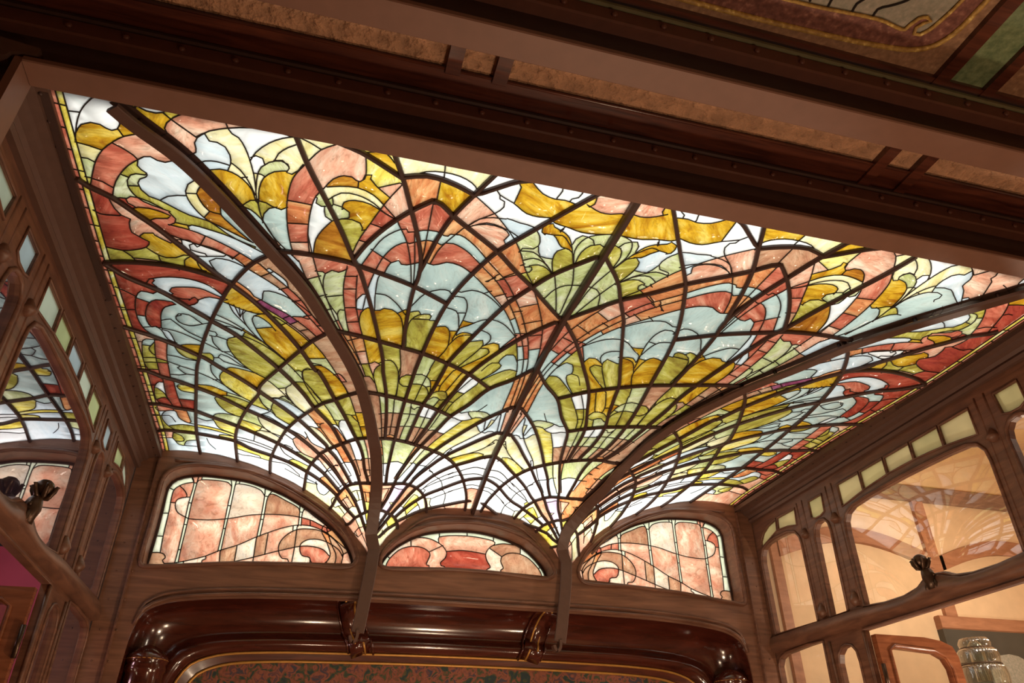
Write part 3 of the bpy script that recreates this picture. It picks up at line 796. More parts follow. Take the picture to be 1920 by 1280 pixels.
L -2645,24400 -2481,24567
L -2542,24482 -2339,24286 -2244,24206 -2087,24318
L -2444,24645 -2348,24917 -2285,25427
L -2090,24529 -1911,24865 -1768,25825
L -2392,24797 -2002,24631
L -2321,25065 -1856,25156
L -3317,24444 -3149,24527
L -3372,24567 -3234,24609
L -3046,24606 -2944,24787
L -3176,24676 -3059,24822
L -3445,23733 -3337,24067 -3350,24307
L -3172,23812 -3385,24245
L -3419,24087 -3289,24093
L -3475,23686 -2965,23766
L -9086,12721 -8688,12785 -8364,12913 -7932,13151 -7403,13543
L -9399,12841 -9068,13048 -8515,13230 -7864,13491 -7572,13794
L -8685,12743 -8706,12687 -8625,12627 -8300,12690 -7919,12807 -7530,13016 -7129,13282
L -9823,12867 -9814,13155 -9655,13285
L -10390,13780 -10088,13818 -9817,13725 -9590,13576 -9514,13379 -9655,13285 -9672,13225 -9583,13117 -9400,13070 -9382,13129 -9095,13314
L -10088,13818 -9932,13987 -9838,14252
L -9593,13599 -9383,13797 -9230,13850 -9039,13799 -8866,13659 -8705,13639
L -9383,13797 -9357,14027 -9180,14126 -8937,14134
L -9939,14036 -9460,14007 -8958,14066 -8444,14122
L -9008,14030 -9017,14256
L -8978,13174 -8872,13147 -8716,13129 -8573,13311
L -8872,13147 -8864,13342 -8749,13536 -8543,13620 -8325,13563 -8053,13493
L -8428,13498 -8715,13437 -8728,13284 -8645,13219 -8333,13249 -8074,13362 -7866,13538
L -8197,14154 -8319,13891 -8363,13736 -8220,13605 -7950,13605 -7572,13794
L -8879,14093 -8870,13848 -8734,13670
L -8629,13689 -8596,13967 -8526,14120
L -7275,14843 -7244,14566 -7127,14536 -6834,14620 -6376,14983 -5879,15625
L -8517,13252 -8390,12920
L -7893,13544 -7723,13299
L -7297,14020 -7072,13825
L -6924,14435 -6695,14284
L -6622,14830 -6416,14731
L -7321,13595 -7099,13879 -6723,14315 -6416,14731 -6150,15251 -5802,15835
L -7546,13836 -7127,14179 -6836,14466 -6592,14823 -6239,15327 -5861,15908
L -7128,13694 -6756,14099 -6722,14340
L -6330,15350 -6150,15251
L -9774,14961 -9694,14778 -9516,14677 -9257,14581 -8838,14542 -8428,14692 -8134,15051
L -9587,14803 -9659,14931 -9566,15072 -9610,15197 -9560,15240
L -9252,15273 -9326,15177 -9251,15014 -9015,14920 -8641,14866 -8309,15048 -8053,15170
L -9295,15402 -9071,15459 -8921,15415
L -8927,15478 -8793,15287 -8717,15414 -8825,15632 -8983,15742
L -8747,15423 -8464,15185 -8145,15229
L -9692,15390 -9938,15337 -10075,15601 -10178,16105 -10201,16748 -10119,17211 -9973,17474 -9855,17750
L -9324,15652 -9670,15651 -9839,15844 -9968,16247 -10019,16713 -9944,17040 -9847,16987 -9746,17144 -9654,17640 -9455,17831
L -9249,15755 -9505,15949 -9638,16302 -9699,16784 -9714,17138 -9598,17186 -9488,17838
L -10123,15642 -9835,15813
L -10192,16486 -9990,16510
L -10099,17068 -9816,16981
L -9186,16255 -9317,16356 -9287,16620 -9058,16768 -8599,16487
L -9317,16356 -9240,16203 -9000,16202 -8840,16426
L -9681,16644 -9457,16525 -9357,16706 -9096,17138 -8712,17470
L -9851,17023 -9408,17144 -8853,17594
L -10457,15294 -10285,15421 -10089,15605
L -10481,16292 -10183,16230
L -10321,19549 -10397,19082 -10348,18315 -10254,17798 -10168,17711 -9979,17734
L -9976,17708 -10070,18598 -10086,19487 -10085,19979
L -9683,17764 -9803,18680 -9828,19421 -9850,20078
L -10073,18624 -10145,18501 -10177,18247 -10083,18030 -9997,17865
L -10378,18775 -10112,18757 -9884,18897 -9463,19231 -9106,19441
L -10301,18056 -10134,18088
L -10390,19031 -10211,19021 -9788,19048
L -10372,19418 -10103,19434
L -9780,18572 -9543,18653 -9330,18786 -9032,18808
L -9543,18058 -9473,18426 -9319,18675 -9053,18786
L -9469,17990 -9234,17857 -8849,17801
L -9608,19299 -9408,19652 -9172,19669
L -9833,19691 -9603,19728 -9408,19652
L -10050,19978 -10067,21006 -9967,21720 -9967,21973
L -9784,20130 -9771,20985 -9690,22017
L -10111,21666 -10333,21433 -10370,20905 -10285,20384 -10167,20179 -10052,20202
L -10257,20554 -10103,20892 -10079,21124
L -10313,21254 -10128,21127 -9992,21477
L -9643,20400 -9740,20408 -9657,20288 -9541,20333
L -9740,20408 -9645,20685 -9260,20805
L -9718,21216 -9296,21279
L -9974,23628 -10227,23221 -10338,22805 -10342,22388 -10177,22047 -9948,22037 -9871,22565 -9663,22883 -9429,22975
L -9612,22008 -9548,22794
L -10342,22388 -10136,22379 -10005,22854
L -10167,23147 -9811,23044 -9440,23117
L -10130,23568 -10208,24117 -10143,24312 -9894,24304 -9944,23905 -10143,23708
L -9880,24493 -9811,24299 -9522,24188
L -10143,24312 -10052,24564 -9490,24620
L -9163,23939 -9097,24308 -8904,24605
L -9401,22969 -8855,23060 -8233,23195
L -9415,23146 -8267,23346
L -8862,22217 -8770,22029 -8521,21904 -8057,21905
L -8233,23195 -8711,22996 -8853,22532
L -9309,22476 -9076,22609 -8817,22391
L -8749,23757 -8736,23479 -8267,23346
L -10521,20395 -10285,20384
L -10553,21031 -10359,21021
L -10598,22400 -10342,22388
L -10584,24086 -10205,24084
L -10406,17893 -10276,17877
L -10450,21803 -10404,22054 -10177,22047
L -1155,19546 -1042,19374 -920,19137
R 9392,10118 8461,11187 7727,12062 6995,13061 6335,14326 5546,15615 5163,16476 4798,17244 4441,18124 4226,19101 4135,20526 4109,22207 3874,22991 3563,23781 3252,24322 3183,24686
L -6060,16470 -5804,16906 -5528,17462 -5232,18078 -4961,18671
"""
SEEDS = """\
W -10370,9890 -9970,10130 -10390,10320 -9080,9750 -7370,9960 -7380,10630 -6290,11950 -3750,10330 -4140,10340 -3060,10420 -2560,10780 -2300,11220 -2380,10900 -1860,10290 -1340,10320 -870,11500 -8390,13350 -1880,18100 -2620,19380 -2040,21480 -1720,20190 -1290,21590 -2980,23070 -1990,22960 -1390,22470 -1070,23300 -840,21380 -450,20730 -400,22640 -150,23690 -810,24040 -10170,20380 -7400,22950 -7450,23460 -7590,24130 -6590,24270 -6530,22470 -6240,21550 -5970,20690 -5540,23270 -4880,20870 -4500,21960 -5080,22370 -4700,22970 -5050,23490 -4510,23270 -4000,24250 -3820,24470 -4720,23880 -3260,24430 -3320,24590 -2690,24520 -2110,24780 -1480,23930 -1860,23760 -1450,24640 -6410,23840 -6320,23120
A -10080,10540 -10230,10940 -9510,10320 -8360,11710 -9350,12430 -9340,13250 -9050,9970 -7870,11420 -7040,11250 -8770,12520 -5420,10940 -5400,11620 -5150,10170 -4650,10190 -3660,10890 -5160,10970 -2260,10630 -1720,10740 -760,10970 -1420,11410 -950,11710 -9390,13440 -8730,13910 -7830,14840 -4890,15330 -4350,15310 -2880,15950 -2280,16290 -1540,16820 -4670,16490 -2370,17630 -2450,18020 -2080,18090 -7090,16760 -6650,16110 -8970,20350 -7790,19260 -9160,18030 -8950,20290 -5240,18690 -4330,20630 -4540,19880 -5140,23940 -6100,16950
C -10240,11090 -8570,11570 -8440,12130 -8050,10200 -7720,10380 -7500,10820 -7030,10200 -6760,10020 -7330,11130 -5810,11080 -5640,11270 -4290,10190 -3550,10260 -1070,20740 -750,22390 -680,21720 -70,21560 -6980,19650 -6570,19310 -6940,21990 -7320,22580 -6000,22470 -5640,21580 -5110,24020 -5020,24580 -4870,24470 -4220,24450 -4170,23950 -4000,24680 -4610,24660 -3070,24670 -3080,24260 -2440,24210 -2560,24690 -1950,24670 -1680,24660 -830,25130 -2600,22660
G -10300,11430 -9800,11870 -9560,11630 -9390,11910 -7070,10700 -5870,11690 -1690,11980 -580,11610 -320,11500 -1490,12430 -1450,12670 -720,14080 -460,13440 -90,12780 -5750,14030 -5670,14650 -5500,15230 -3050,17110 -3930,18130 -3100,17740 -2580,18970 -3780,19000 -3560,19100 -3330,19210 -2900,19760 -2260,20290 -2850,20210 -1250,19370 -3500,22160 -3030,22330 -2220,22610 -6430,17570 -6610,18270 -6850,18860 -7370,20370 -8300,20820 -8450,22060 -6820,20090 -7710,21720 -6110,22810 -5380,19780 -4010,19070 -3780,19060 -4250,21930 -3500,21990 -9770,23930 -5990,17250
O -10380,11800 -9400,11320 -9040,12280 -7490,11780 -7260,11730 -5610,12250 -290,11980 -780,12470 -1120,13020 -9760,13900 -9160,13930 -3540,15670 -2010,16530 -1830,16830 -1230,17310 -970,17880 -4150,16580 -2720,17130 -4270,17730 -3960,17420 -3570,17810 -3220,18140 -2950,18500 -2360,18690 -2390,19080 -1650,18740 -1980,18550 -7730,17620 -7390,17150 -7560,18290 -6980,15680 -6040,18210 -6270,18940 -8330,21420 -10250,18310 -10220,18920 -9300,18450 -10180,20720 -10230,22730 -9940,23270 -10080,24180 -8410,21270 -8340,20830 -7520,20580 -6710,21190 -5620,19800 -5740,19180 -4740,20260 -5030,19370
P -9570,10580 -9350,10710 -9010,12950 -8360,9870 -8630,10360 -7590,9820 -6650,11260 -6490,12920 -6200,10370 -5800,10230 -4770,11130 -2990,11280 -2620,11860 -530,10400 -2610,11900 -1270,13950 -9720,13050 -4890,16930 -160,19760 -660,25010 -10360,17610 -10400,18170 -10390,23990 -10430,24510 -5960,22250 -5320,22640 -4070,21920 -4760,23360 -4500,24260 -4320,24780 -3820,24830 -2490,25060 -1250,25180 -3280,23940
S -10000,11230 -10170,11890 -10380,12850 -6560,11060 -6580,12430 -5060,11810 -5170,12280 -4170,11710 -4440,11960 -3690,11590 -4670,13130 -4250,12810 -3330,12670 -1590,13660 -8830,12940 -8200,13220 -8890,15050 -6630,14620 -5400,13620 -5360,14420 -5260,15100 -5150,15570 -6460,14980 -6120,15450 -9880,18160 -10090,19540 -10280,21860 -9000,23120 -400,15950 -5410,17170 -5150,17790
R -10160,12360 -9790,13320 -10170,13550 -9950,14630 -10300,15150 -9800,16210 -10310,16130 -10430,16920 -8930,15540 -10350,19990 -10400,20730 -9920,20760 -9850,21590
L -9150,11320 -8880,12120 -8500,12700 -8210,10640 -8130,10890 -2150,11760 -1260,11880 -8190,12950 -7410,14250 -8010,13810 -9020,14700 -9820,17450 -6890,14950 -5060,14630 -2520,23070 -640,20150 -7640,15790 -6710,20240 -8810,21590 -10040,22240 -9700,24350 -9110,22750 -9170,23530 -6470,20670 -7000,21380 -7880,22830 -5390,24210 -5660,24120 -5330,24280 -8550,15650 -7020,13580 -6790,13960 -6550,14300
D -8230,11970 -5730,10840 -6030,12730
Y -9370,9730 -8710,9810 -5130,10520 -5400,10150 -2560,12490 -1230,20490 -750,22360 -1050,20110 -8190,19860 -8480,22820 -9650,20460 -7790,22240 -8000,23710 -6060,23620 -5580,20120 -4390,24110 -3730,24160 -3690,24450 -2930,24670 -2310,24420 -2080,25170
I -7470,12150 -7010,12180 -4750,12560 -3800,12210 -3130,12220 -4480,13430 -3400,13550 -9920,15620 -10150,16610 -8970,15860 -9140,17600 -4430,14530 -3330,14460 -3580,13620 -2260,14540 -1520,15460 -2880,15090 -770,17010 -720,19430 -8300,17570 -8010,16350 -7620,15960 -6870,15010 -10060,17870 -9580,18230 -9540,19030 -9440,19440 -9560,21080 -9530,22260 -9010,21280 -8830,19260 -8760,20070 -8260,18740 -8260,18740 -1900,15870
N -6640,11620 -6530,11720 -4250,10890 -3440,11840 -2880,12270 -3880,12580 -2020,12340 -1880,13070 -280,14900 -960,14420 -760,14870 -7620,13480 -7570,14710 -8170,15180 -5000,16170 -3710,21900 -2760,22800 -9770,22350 -5350,21400 -5110,23890 -5380,21290 -5060,21240 -4930,22160 -3760,21630 -3670,22100 -4650,24220 -3810,23890 -2960,24330 -220,18280 -80,18040 -350,18470
K -5290,12680 -9330,14070 -6980,14250 -6470,15980 -3580,16920 -2230,21180 -6500,15840 -4090,19780 -4940,18480 -4390,18330 -4720,19230 -4270,18910 -3950,20690 -4670,22080 -4350,22880 -2670,24170 -6490,14310
V -7040,15160 -6640,15500 -7080,15190 -6660,15570
M -2890,24060
"""
SEEDS_RIGHT = """\
A 1940,10610 3500,10120
K 3700,10900 4220,10710 5010,16280 4700,16890
N 3870,11610
W 3840,10330
"""
WARP = [[-0.0109, -0.0026], [0.04974, 0.11513], [0.03305, 0.05429], [-0.14288, -0.32727], [-0.1521, -0.25409], [0.00362, 0.00352], [0.10099, 0.21511], [0.1278, 0.20205], [-0.07909, -0.05901], [-0.02808, 0.013]]
SURF_X = [[0.5388, 1.3333], [0.4001, 1.1147], [0.469, 1.0631], [0.3249, 1.0793], [0.2299, 1.2474], [0.1161, 1.3663], [0.3903, 1.3133], [0.0, 1.4904], [0.1023, 1.8489], [0.0, 1.7345], [0.1771, 1.7776], [0.248, 1.727], [0.3283, 1.6841], [0.3824, 1.6452], [0.4465, 1.625], [0.5541, 1.5768], [0.0, 1.9569], [1.0483, 1.4392], [0.7958, 1.447], [0.7175, 1.3224], [0.8547, 1.6504], [0.9033, 1.8831], [0.9252, 2.0429], [0.94, 2.2096], [0.9606, 2.4355], [0.9557, 2.5752], [0.5765, 1.5991], [0.6383, 1.7169], [0.6913, 1.8394], [0.7528, 2.0058], [0.7873, 2.1225], [0.8332, 2.4304], [0.8324, 2.5765], [0.4823, 1.8548], [0.5354, 1.9233], [0.5871, 2.0068], [0.6306, 2.112], [0.7159, 2.5573], [0.4203, 2.0574], [0.5923, 2.5559], [0.3658, 2.288], [0.4831, 2.5714], [0.3658, 2.4415], [0.4165, 2.5914], [0.1873, 1.9878], [0.2304, 1.9563], [0.2811, 1.9162], [0.3376, 1.8912], [0.3964, 1.8313], [0.4477, 1.8348], [0.2837, 2.2367], [0.3306, 2.1693], [0.3624, 2.1535], [0.1602, 2.5715], [0.3566, 2.3601], [0.1726, 2.5246], [0.205, 2.4744], [0.2355, 2.4058], [0.2807, 2.4275], [0.2592, 2.5687], [0.3001, 2.5143], [0.367, 2.52], [0.43, 2.52], [0.528, 2.52], [0.6, 2.52], [0.66, 2.52], [0.74, 2.52], [0.83, 2.52], [0.95, 2.52], [1.05, 2.52], [0.0, 2.52], [0.08, 2.52], [0.155, 2.52], [0.21, 2.52], [0.26, 2.52], [0.307, 2.52], [1.045, 0.95], [1.045, 1.2], [1.045, 1.45], [1.045, 1.7], [1.045, 1.95], [1.045, 2.2], [0.0, 0.95], [0.0, 1.2], [0.5, 0.95], [0.0, 1.917], [0.0, 2.05], [0.0, 2.2], [0.0, 2.35]]
SURF_W = [0.06837, 0.00795, 0.02803, 0.02781, -0.02596, 0.02079, 0.02755, 0.06778, 0.10577, 0.02019, 0.04968, 0.03794, 0.12453, -0.01063, 0.09112, -0.15979, -0.05332, -0.05065, -0.01051, -0.08861, 0.0838, 0.24853, 0.06706, 0.09, 0.52791, 0.48448, -0.09394, 0.09732, -0.03493, 0.03045, 0.03106, 0.44556, 0.48542, -0.10737, 0.08202, 0.05764, 0.15951, 0.49954, -0.59131, 0.5951, -0.97788, 0.40525, 0.20435, 0.18832, -0.04367, -0.02323, -0.02209, 0.07438, -0.23146, -0.09676, 0.56098, 0.16263, 0.1759, 0.08309, 0.00461, 0.58442, 0.77887, 0.0995, 1.03635, 0.34113, 1.77983, 0.30591, -0.48937, -0.8163, -0.34852, -0.29984, -0.43834, -0.73656, -0.52379, -0.3731, -0.12594, -0.30511, -0.69593, -0.95913, -0.70911, -1.56905, -0.00668, 0.03032, 0.03466, -0.06112, -0.15096, -0.17753, -0.01103, -0.05168, -0.02622, 0.01713, -0.01662, -0.02501, 0.00857]
SURF_C = [0.09839, 0.02708, -0.03924]
LUN_SIDE_OUT = "-10283,6523 -10300,7032 -10278,7601 -10272,8341 -10271,9209 -10187,9403 -10065,9520 -9865,9623 -9655,9687 -9292,9744 -8337,9722 -7750,9665 -7222,9525 -6605,9329 -6013,9045 -5458,8738 -5028,8463 -4587,8088 -4315,7784 -4076,7401 -3980,7170 -4009,6971 -5965,6887 -7788,6783 -9792,6560"
LUN_SIDE_LEADS = """\
-10027,7051 -10061,7656 -10070,8399 -10079,9166 -9948,9323 -9785,9422 -9522,9498
-9424,9479 -9388,9574 -9301,9604 -8929,9633 -8426,9585 -8297,9463
-8195,9473 -8183,9550 -8081,9577 -7690,9543 -7319,9409 -7173,9233
-7055,9223 -7035,9288 -6916,9321 -6457,9131 -5992,8900 -5936,8780
-5836,8768 -5791,8864 -5406,8639 -5018,8382 -4841,8232
-9646,9730 -9522,9498 -9533,8768 -9524,8050 -9517,7201 -9528,6743
-9414,9753 -9424,9479 -9443,8776 -9431,8038 -9440,7207 -9430,6776
-8381,9751 -8297,9463 -8296,8798 -8291,7993 -8311,7213
-8174,9772 -8195,9473 -8200,8786 -8219,7999 -8222,7258
-7209,9569 -7173,9233 -7169,8407 -7184,7764
-6920,9469 -7055,9223 -7075,8415 -7095,7811
-5977,9070 -5936,8780 -5909,8267
-5765,8962 -5836,8768 -5824,8274
-9516,9470 -9424,9479
-9533,8768 -9443,8776
-9520,8030 -9431,8038
-9517,7201 -9440,7207
-8295,8790 -8200,8786
-8304,8000 -8219,7999
-7172,9225 -7055,9223
-7169,8407 -7074,8407
-5934,8772 -5817,8770
-10298,9248 -10079,9166
-10309,8346 -10063,8368
-10310,7591 -10048,7600
-9664,9728 -9522,9498
-9300,9786 -9299,9596
-8053,9742 -8079,9569
-9540,8971 -9752,8931 -9914,8834 -9928,8651 -9804,8422 -9539,8286 -9419,8236
-9419,8236 -9163,8230 -8657,8261 -8085,8370 -7548,8517 -7066,8587 -6610,8618 -5948,8592 -5506,8506 -5090,8335 -4680,8204
-9952,9343 -9728,9158 -9634,8983 -9680,8937
-10110,8736 -9934,8731
-9833,6737 -9495,6783 -9131,6890 -8668,7054 -8244,7276 -7736,7487 -7232,7780 -6816,7992 -6352,8191 -5907,8308 -5478,8303 -4987,8138 -4559,7847 -4215,7590
-8653,7067 -8631,6963 -8729,6918 -8703,6789 -8365,6793 -7814,6925 -7192,7121 -6418,7390 -5690,7601 -5307,7610 -4988,7534 -4772,7351
-10339,7048 -10048,7069 -9898,7023 -9839,6915 -9908,6836 -9831,6730 -9786,6531
-9483,6810 -9413,6574
-9284,6861 -9228,6604
-7754,7486 -7743,6930
-7198,7803 -7177,7141 -7169,6779
-6850,7969 -6839,7223
-8244,7276 -8192,6823
-6076,8274 -6062,8052
-5945,8305 -5932,7425 -5958,6841
-7989,6894 -7961,6745
-6014,6837 -6097,7140 -6267,7147 -6412,7351 -6436,7624 -6272,7915 -5960,8141 -5582,8204 -5147,8166 -4641,7881 -4318,7463 -4325,7185 -4370,6908
-5380,6880 -5390,7229 -5646,7289 -5749,7478 -5739,7677 -5530,7833 -5147,7862 -4782,7749 -4443,7534 -4300,7305
-5390,7229 -5312,7078 -5075,7016 -4857,7109 -4733,7354 -4801,7587 -4956,7897 -5103,8129 -5090,8335 -4947,8449
-4963,8263 -4743,7752 -4541,7368 -4566,6934
-4984,8118 -4726,8261
-5544,8503 -5517,8300
-4367,7380 -4167,7514
-4860,7129 -4607,6951
"""
LUN_SIDE_SEEDS = """\
E -10147,7344 -10140,8077 -10212,8868 -10043,9418 -9387,8944 -9440,8334 -9451,7550 -9468,6979 -8905,9699 -8267,9550 -8302,9128 -8283,8433 -8278,7640 -7739,9602 -7156,9361 -7180,8815 -7141,8126 -6515,9252 -5846,8560
P -8763,8797 -8601,7616 -7638,7966 -9690,9328 -9731,7528 -8465,6936 -6566,7852 -6503,8422 -6369,7082 -6871,6971 -7582,6846 -4209,7193
Q -7651,9105 -9731,8669 -5450,8677 -5395,8269 -9644,6669 -9003,6787 -7447,7315 -5326,7748 -5753,7242
K -6547,8955 -10087,6787 -7975,7199 -7004,7542 -6103,7808 -5363,8027 -4636,7841 -4416,7297
S -9881,9021 -5121,7366 -5340,8437 -5041,8256 -5738,8487
N -4782,8073
"""
LUN_MID_OUT = "-3011,6992 -2988,7210 -2834,7469 -2538,7777 -2056,8104 -1556,8328 -1042,8444 -519,8512 -28,8543 470,8526 952,8450 1475,8319 1942,8146 2366,7838 2671,7524 2840,7276 2900,7097 2773,6987 1245,7035 700,7058 -795,7057 -2861,6960"
LUN_MID_LEADS = """\
-2842,6940 -2813,7222 -2657,7481 -2357,7754 -1967,7873 -1601,7846 -1375,7717 -1332,7611 -1411,7390 -1440,7263 -1349,7251 -1355,7020
-2041,8161 -2020,7851
-2039,8124 -1733,8203 -1401,8192 -1099,8086 -870,7937 -750,7726 -797,7541 -955,7368 -913,7263 -803,7252 -812,7038
-1339,7738 -873,7992
-1044,8481 -1035,8295 -1068,8199 -1023,8036
-1035,8287 -701,8351 -24,8392 511,8359 953,8279 1011,8227 974,8112
-29,8581 -23,8374
952,8488 953,8261
973,8149 783,8004 672,7792 712,7574 847,7327 716,7246 701,7029
-752,7781 -234,7855 255,7835 691,7785
954,8129 1281,8210 1669,8201 1961,8166 1980,8111
1962,8185 1958,7865
802,8016 1263,7741
1263,7741 1474,7868 1861,7896 2248,7755 2591,7444 2740,7197 2734,6977
1263,7741 1225,7572 1320,7323 1226,7262 1283,7012
-2872,7501 -2741,7415
2649,7419 2827,7516
"""
LUN_MID_SEEDS = """\
E -2912,7145 -1554,8291 -554,8426 509,8453 1475,8262 2404,7766 2817,7165
Q -2436,7857 1015,7595
S -2119,7448
P -1502,8036 -1110,7555 -54,8109
R -37,7521
K 1436,8071 1856,7469
"""
def dec(s): return [tuple(int(a)/1e4 for a in t.split(',')) for t in s.split()]

SX, SW, SCO = np.array(SURF_X), np.array(SURF_W), SURF_C
def zs(u, y):
    """height of the vault above the eye"""
    u = np.abs(np.asarray(u, float)); y = np.asarray(y, float)
    r = np.hypot(u-.345, y-2.52); b = .66+.36*(1-np.exp(-r/.15))
    d2 = (u[..., None]-SX[:, 0])**2+(y[..., None]-SX[:, 1])**2
    return b+(.5*d2*np.log(d2+1e-12))@SW+SCO[0]+SCO[1]*u+SCO[2]*y
def warp(p):
    x, y = p; t = y-1.7
    f = (1, x, t, x*x, x*t, t*t, x**3, x*x*t, x*t*t, t**3)
    k = min(1.0, max(0.0, x/0.12))
    return (x+k*sum(a*c[0] for a, c in zip(f, WARP)), y+k*sum(a*c[1] for a, c in zip(f, WARP)))

Y0, Y1, UE = 0.975, 2.515, 1.066
def snap(curves, extra, tol):
    """carry the loose ends of the leads on to the nearest other line"""
    segs = []
    for ci, c in enumerate(curves + extra):
        a = np.array(c); segs.append((np.full(len(a)-1, ci), a[:-1], a[1:]))
    ids = np.concatenate([q[0] for q in segs]); A = np.concatenate([q[1] for q in segs]); B = np.concatenate([q[2] for q in segs])
    D = B-A; L2 = np.maximum((D**2).sum(1), 1e-12)
    for ci, c in enumerate(curves):
        for end in (0, -1):
            p = np.array(c[end])
            t = np.clip(((p-A)*D).sum(1)/L2, 0, 1); Q = A+D*t[:, None]; d = np.hypot(*(Q-p).T)
            d[ids == ci] = 9
            i = int(d.argmin())
            if d[i] < tol:
                dirv = Q[i]-p; n = np.hypot(*dirv)
                q = tuple(Q[i]+dirv/max(n, 1e-9)*0.0012) if n > 1e-6 else tuple(Q[i])
                if end == 0: c.insert(0, q)
                else: c.append(q)
def reach(curves, line, others, far, near=0.012):
    """a lead that stops short behind the rib runs on, along its own direction, up to the rib"""
    A = np.array(line[:-1]); B = np.array(line[1:]); oth = [np.array(c) for c in others if c is not line] + [np.array(c) for c in curves]
    for ci, c in enumerate(curves):
        if len(c) < 3: continue
        for end in (0, -1):
            p = np.array(c[end]); q = np.array(c[2 if end == 0 else -3]); d = p-q; d = d/max(1e-9, np.hypot(*d))
            w = min(np.hypot(*(o-p).T).min() if k != len(oth)-len(curves)+ci else 9 for k, o in enumerate(oth))
            if w < near: continue
            D = B-A; den = d[0]*D[:, 1]-d[1]*D[:, 0]; den[np.abs(den) < 1e-12] = 1e-12
            r = A-p; s = (r[:, 0]*D[:, 1]-r[:, 1]*D[:, 0])/den; t = (r[:, 0]*d[1]-r[:, 1]*d[0])/den
            ok = np.where((s > -0.002) & (s < far) & (t >= 0) & (t <= 1))[0]
            if len(ok):
                i = ok[s[ok].argmin()]; n = tuple(p+d*(s[i]+0.001))
                if end == 0: c.insert(0, n)
                else: c.append(n)
def panes_of(lines, ok):
    """planar subdivision of the lines; returns 2D vertices and the panes as lists of triangles"""
    pts, edges = [], []
    for c in lines:
        n0 = len(pts); pts += [Vector(q) for q in c]; edges += [(n0+i, n0+i+1) for i in range(len(c)-1)]
    v, e, f, _, oe, _ = delaunay_2d_cdt(pts, edges, [], 0, 2e-5)
    wall = set()
    for (a, b), o in zip(e, oe):
        if o: wall.add((min(a, b), max(a, b)))
    own = {}
    for i, t in enumerate(f):
        for k in range(3):
            a, b = t[k], t[(k+1) % 3]; own.setdefault((min(a, b), max(a, b)), []).append(i)
    adj = [[] for _ in f]
    for ed, fl in own.items():
        if len(fl) == 2 and ed not in wall: adj[fl[0]].append(fl[1]); adj[fl[1]].append(fl[0])
    cen = [((v[t[0]].x+v[t[1]].x+v[t[2]].x)/3, (v[t[0]].y+v[t[1]].y+v[t[2]].y)/3) for t in f]
    seen = [False]*len(f); out = []
    for i in range(len(f)):
        if seen[i]: continue
        st = [i]; seen[i] = True; comp = []
        while st:
            q = st.pop(); comp.append(q)
            for w in adj[q]:
                if not seen[w]: seen[w] = True; st.append(w)
        ar = 0; cx = cy = 0
        for q in comp:
            a, b, c = (v[k] for k in f[q]); w = abs((b.x-a.x)*(c.y-a.y)-(c.x-a.x)*(b.y-a.y))/2
            ar += w; cx += w*cen[q][0]; cy += w*cen[q][1]
        if ar < 4e-6: continue
        c = (cx/ar, cy/ar)
        if ok(cen[comp[0]]): out.append((ar, c, [f[q] for q in comp], [cen[q] for q in comp]))
    return v, out
DEBUG = None
def colour_panes(panes, seeds, v, special=None):
    col = [None]*len(panes); vote = {}
    tri = []
    for i, (ar, c, ts, cs) in enumerate(panes):
        for t in ts: tri.append((i, v[t[0]], v[t[1]], v[t[2]]))
    T = np.array([[a.x, a.y, b.x, b.y, c.x, c.y] for _, a, b, c in tri]); I = np.array([q[0] for q in tri])
    for k, p in seeds:
        x, y = p
        d1 = (T[:, 2]-T[:, 0])*(y-T[:, 1])-(T[:, 3]-T[:, 1])*(x-T[:, 0])
        d2 = (T[:, 4]-T[:, 2])*(y-T[:, 3])-(T[:, 5]-T[:, 3])*(x-T[:, 2])
        d3 = (T[:, 0]-T[:, 4])*(y-T[:, 5])-(T[:, 1]-T[:, 5])*(x-T[:, 4])
        h = np.where(((d1 >= 0) & (d2 >= 0) & (d3 >= 0)) | ((d1 <= 0) & (d2 <= 0) & (d3 <= 0)))[0]
        if len(h):
            if DEBUG is not None: DEBUG.setdefault(int(I[h[0]]), []).append((k, p))
            col[I[h[0]]] = k
    P = np.array([p for _, p in seeds])
    for i, (ar, c, ts, cs) in enumerate(panes):
        if special and special(c): col[i] = special(c)
        elif col[i] is None:
            d = np.hypot(P[:, 0]-c[0], P[:, 1]-c[1]); col[i] = seeds[int(d.argmin())][0]
    return col
def pane_mesh(panes_v, ts, to3):
    idx = {}; vs = []; fs = []
    for t in ts:
        q = []
        for k in t:
            if k not in idx: idx[k] = len(vs); vs.append(k)
            q.append(idx[k])
        fs.append(tuple(q))
    n = len(vs); w = to3(vs, 0.0) + to3(vs, 0.003)
    cnt = {(t[i], t[(i+1) % 3]) for t in fs for i in range(3)}
    fs = fs + [(a, b, b+n, a+n) for a, b in cnt if (b, a) not in cnt]      # the pane's edge, let into the came
    return w, fs

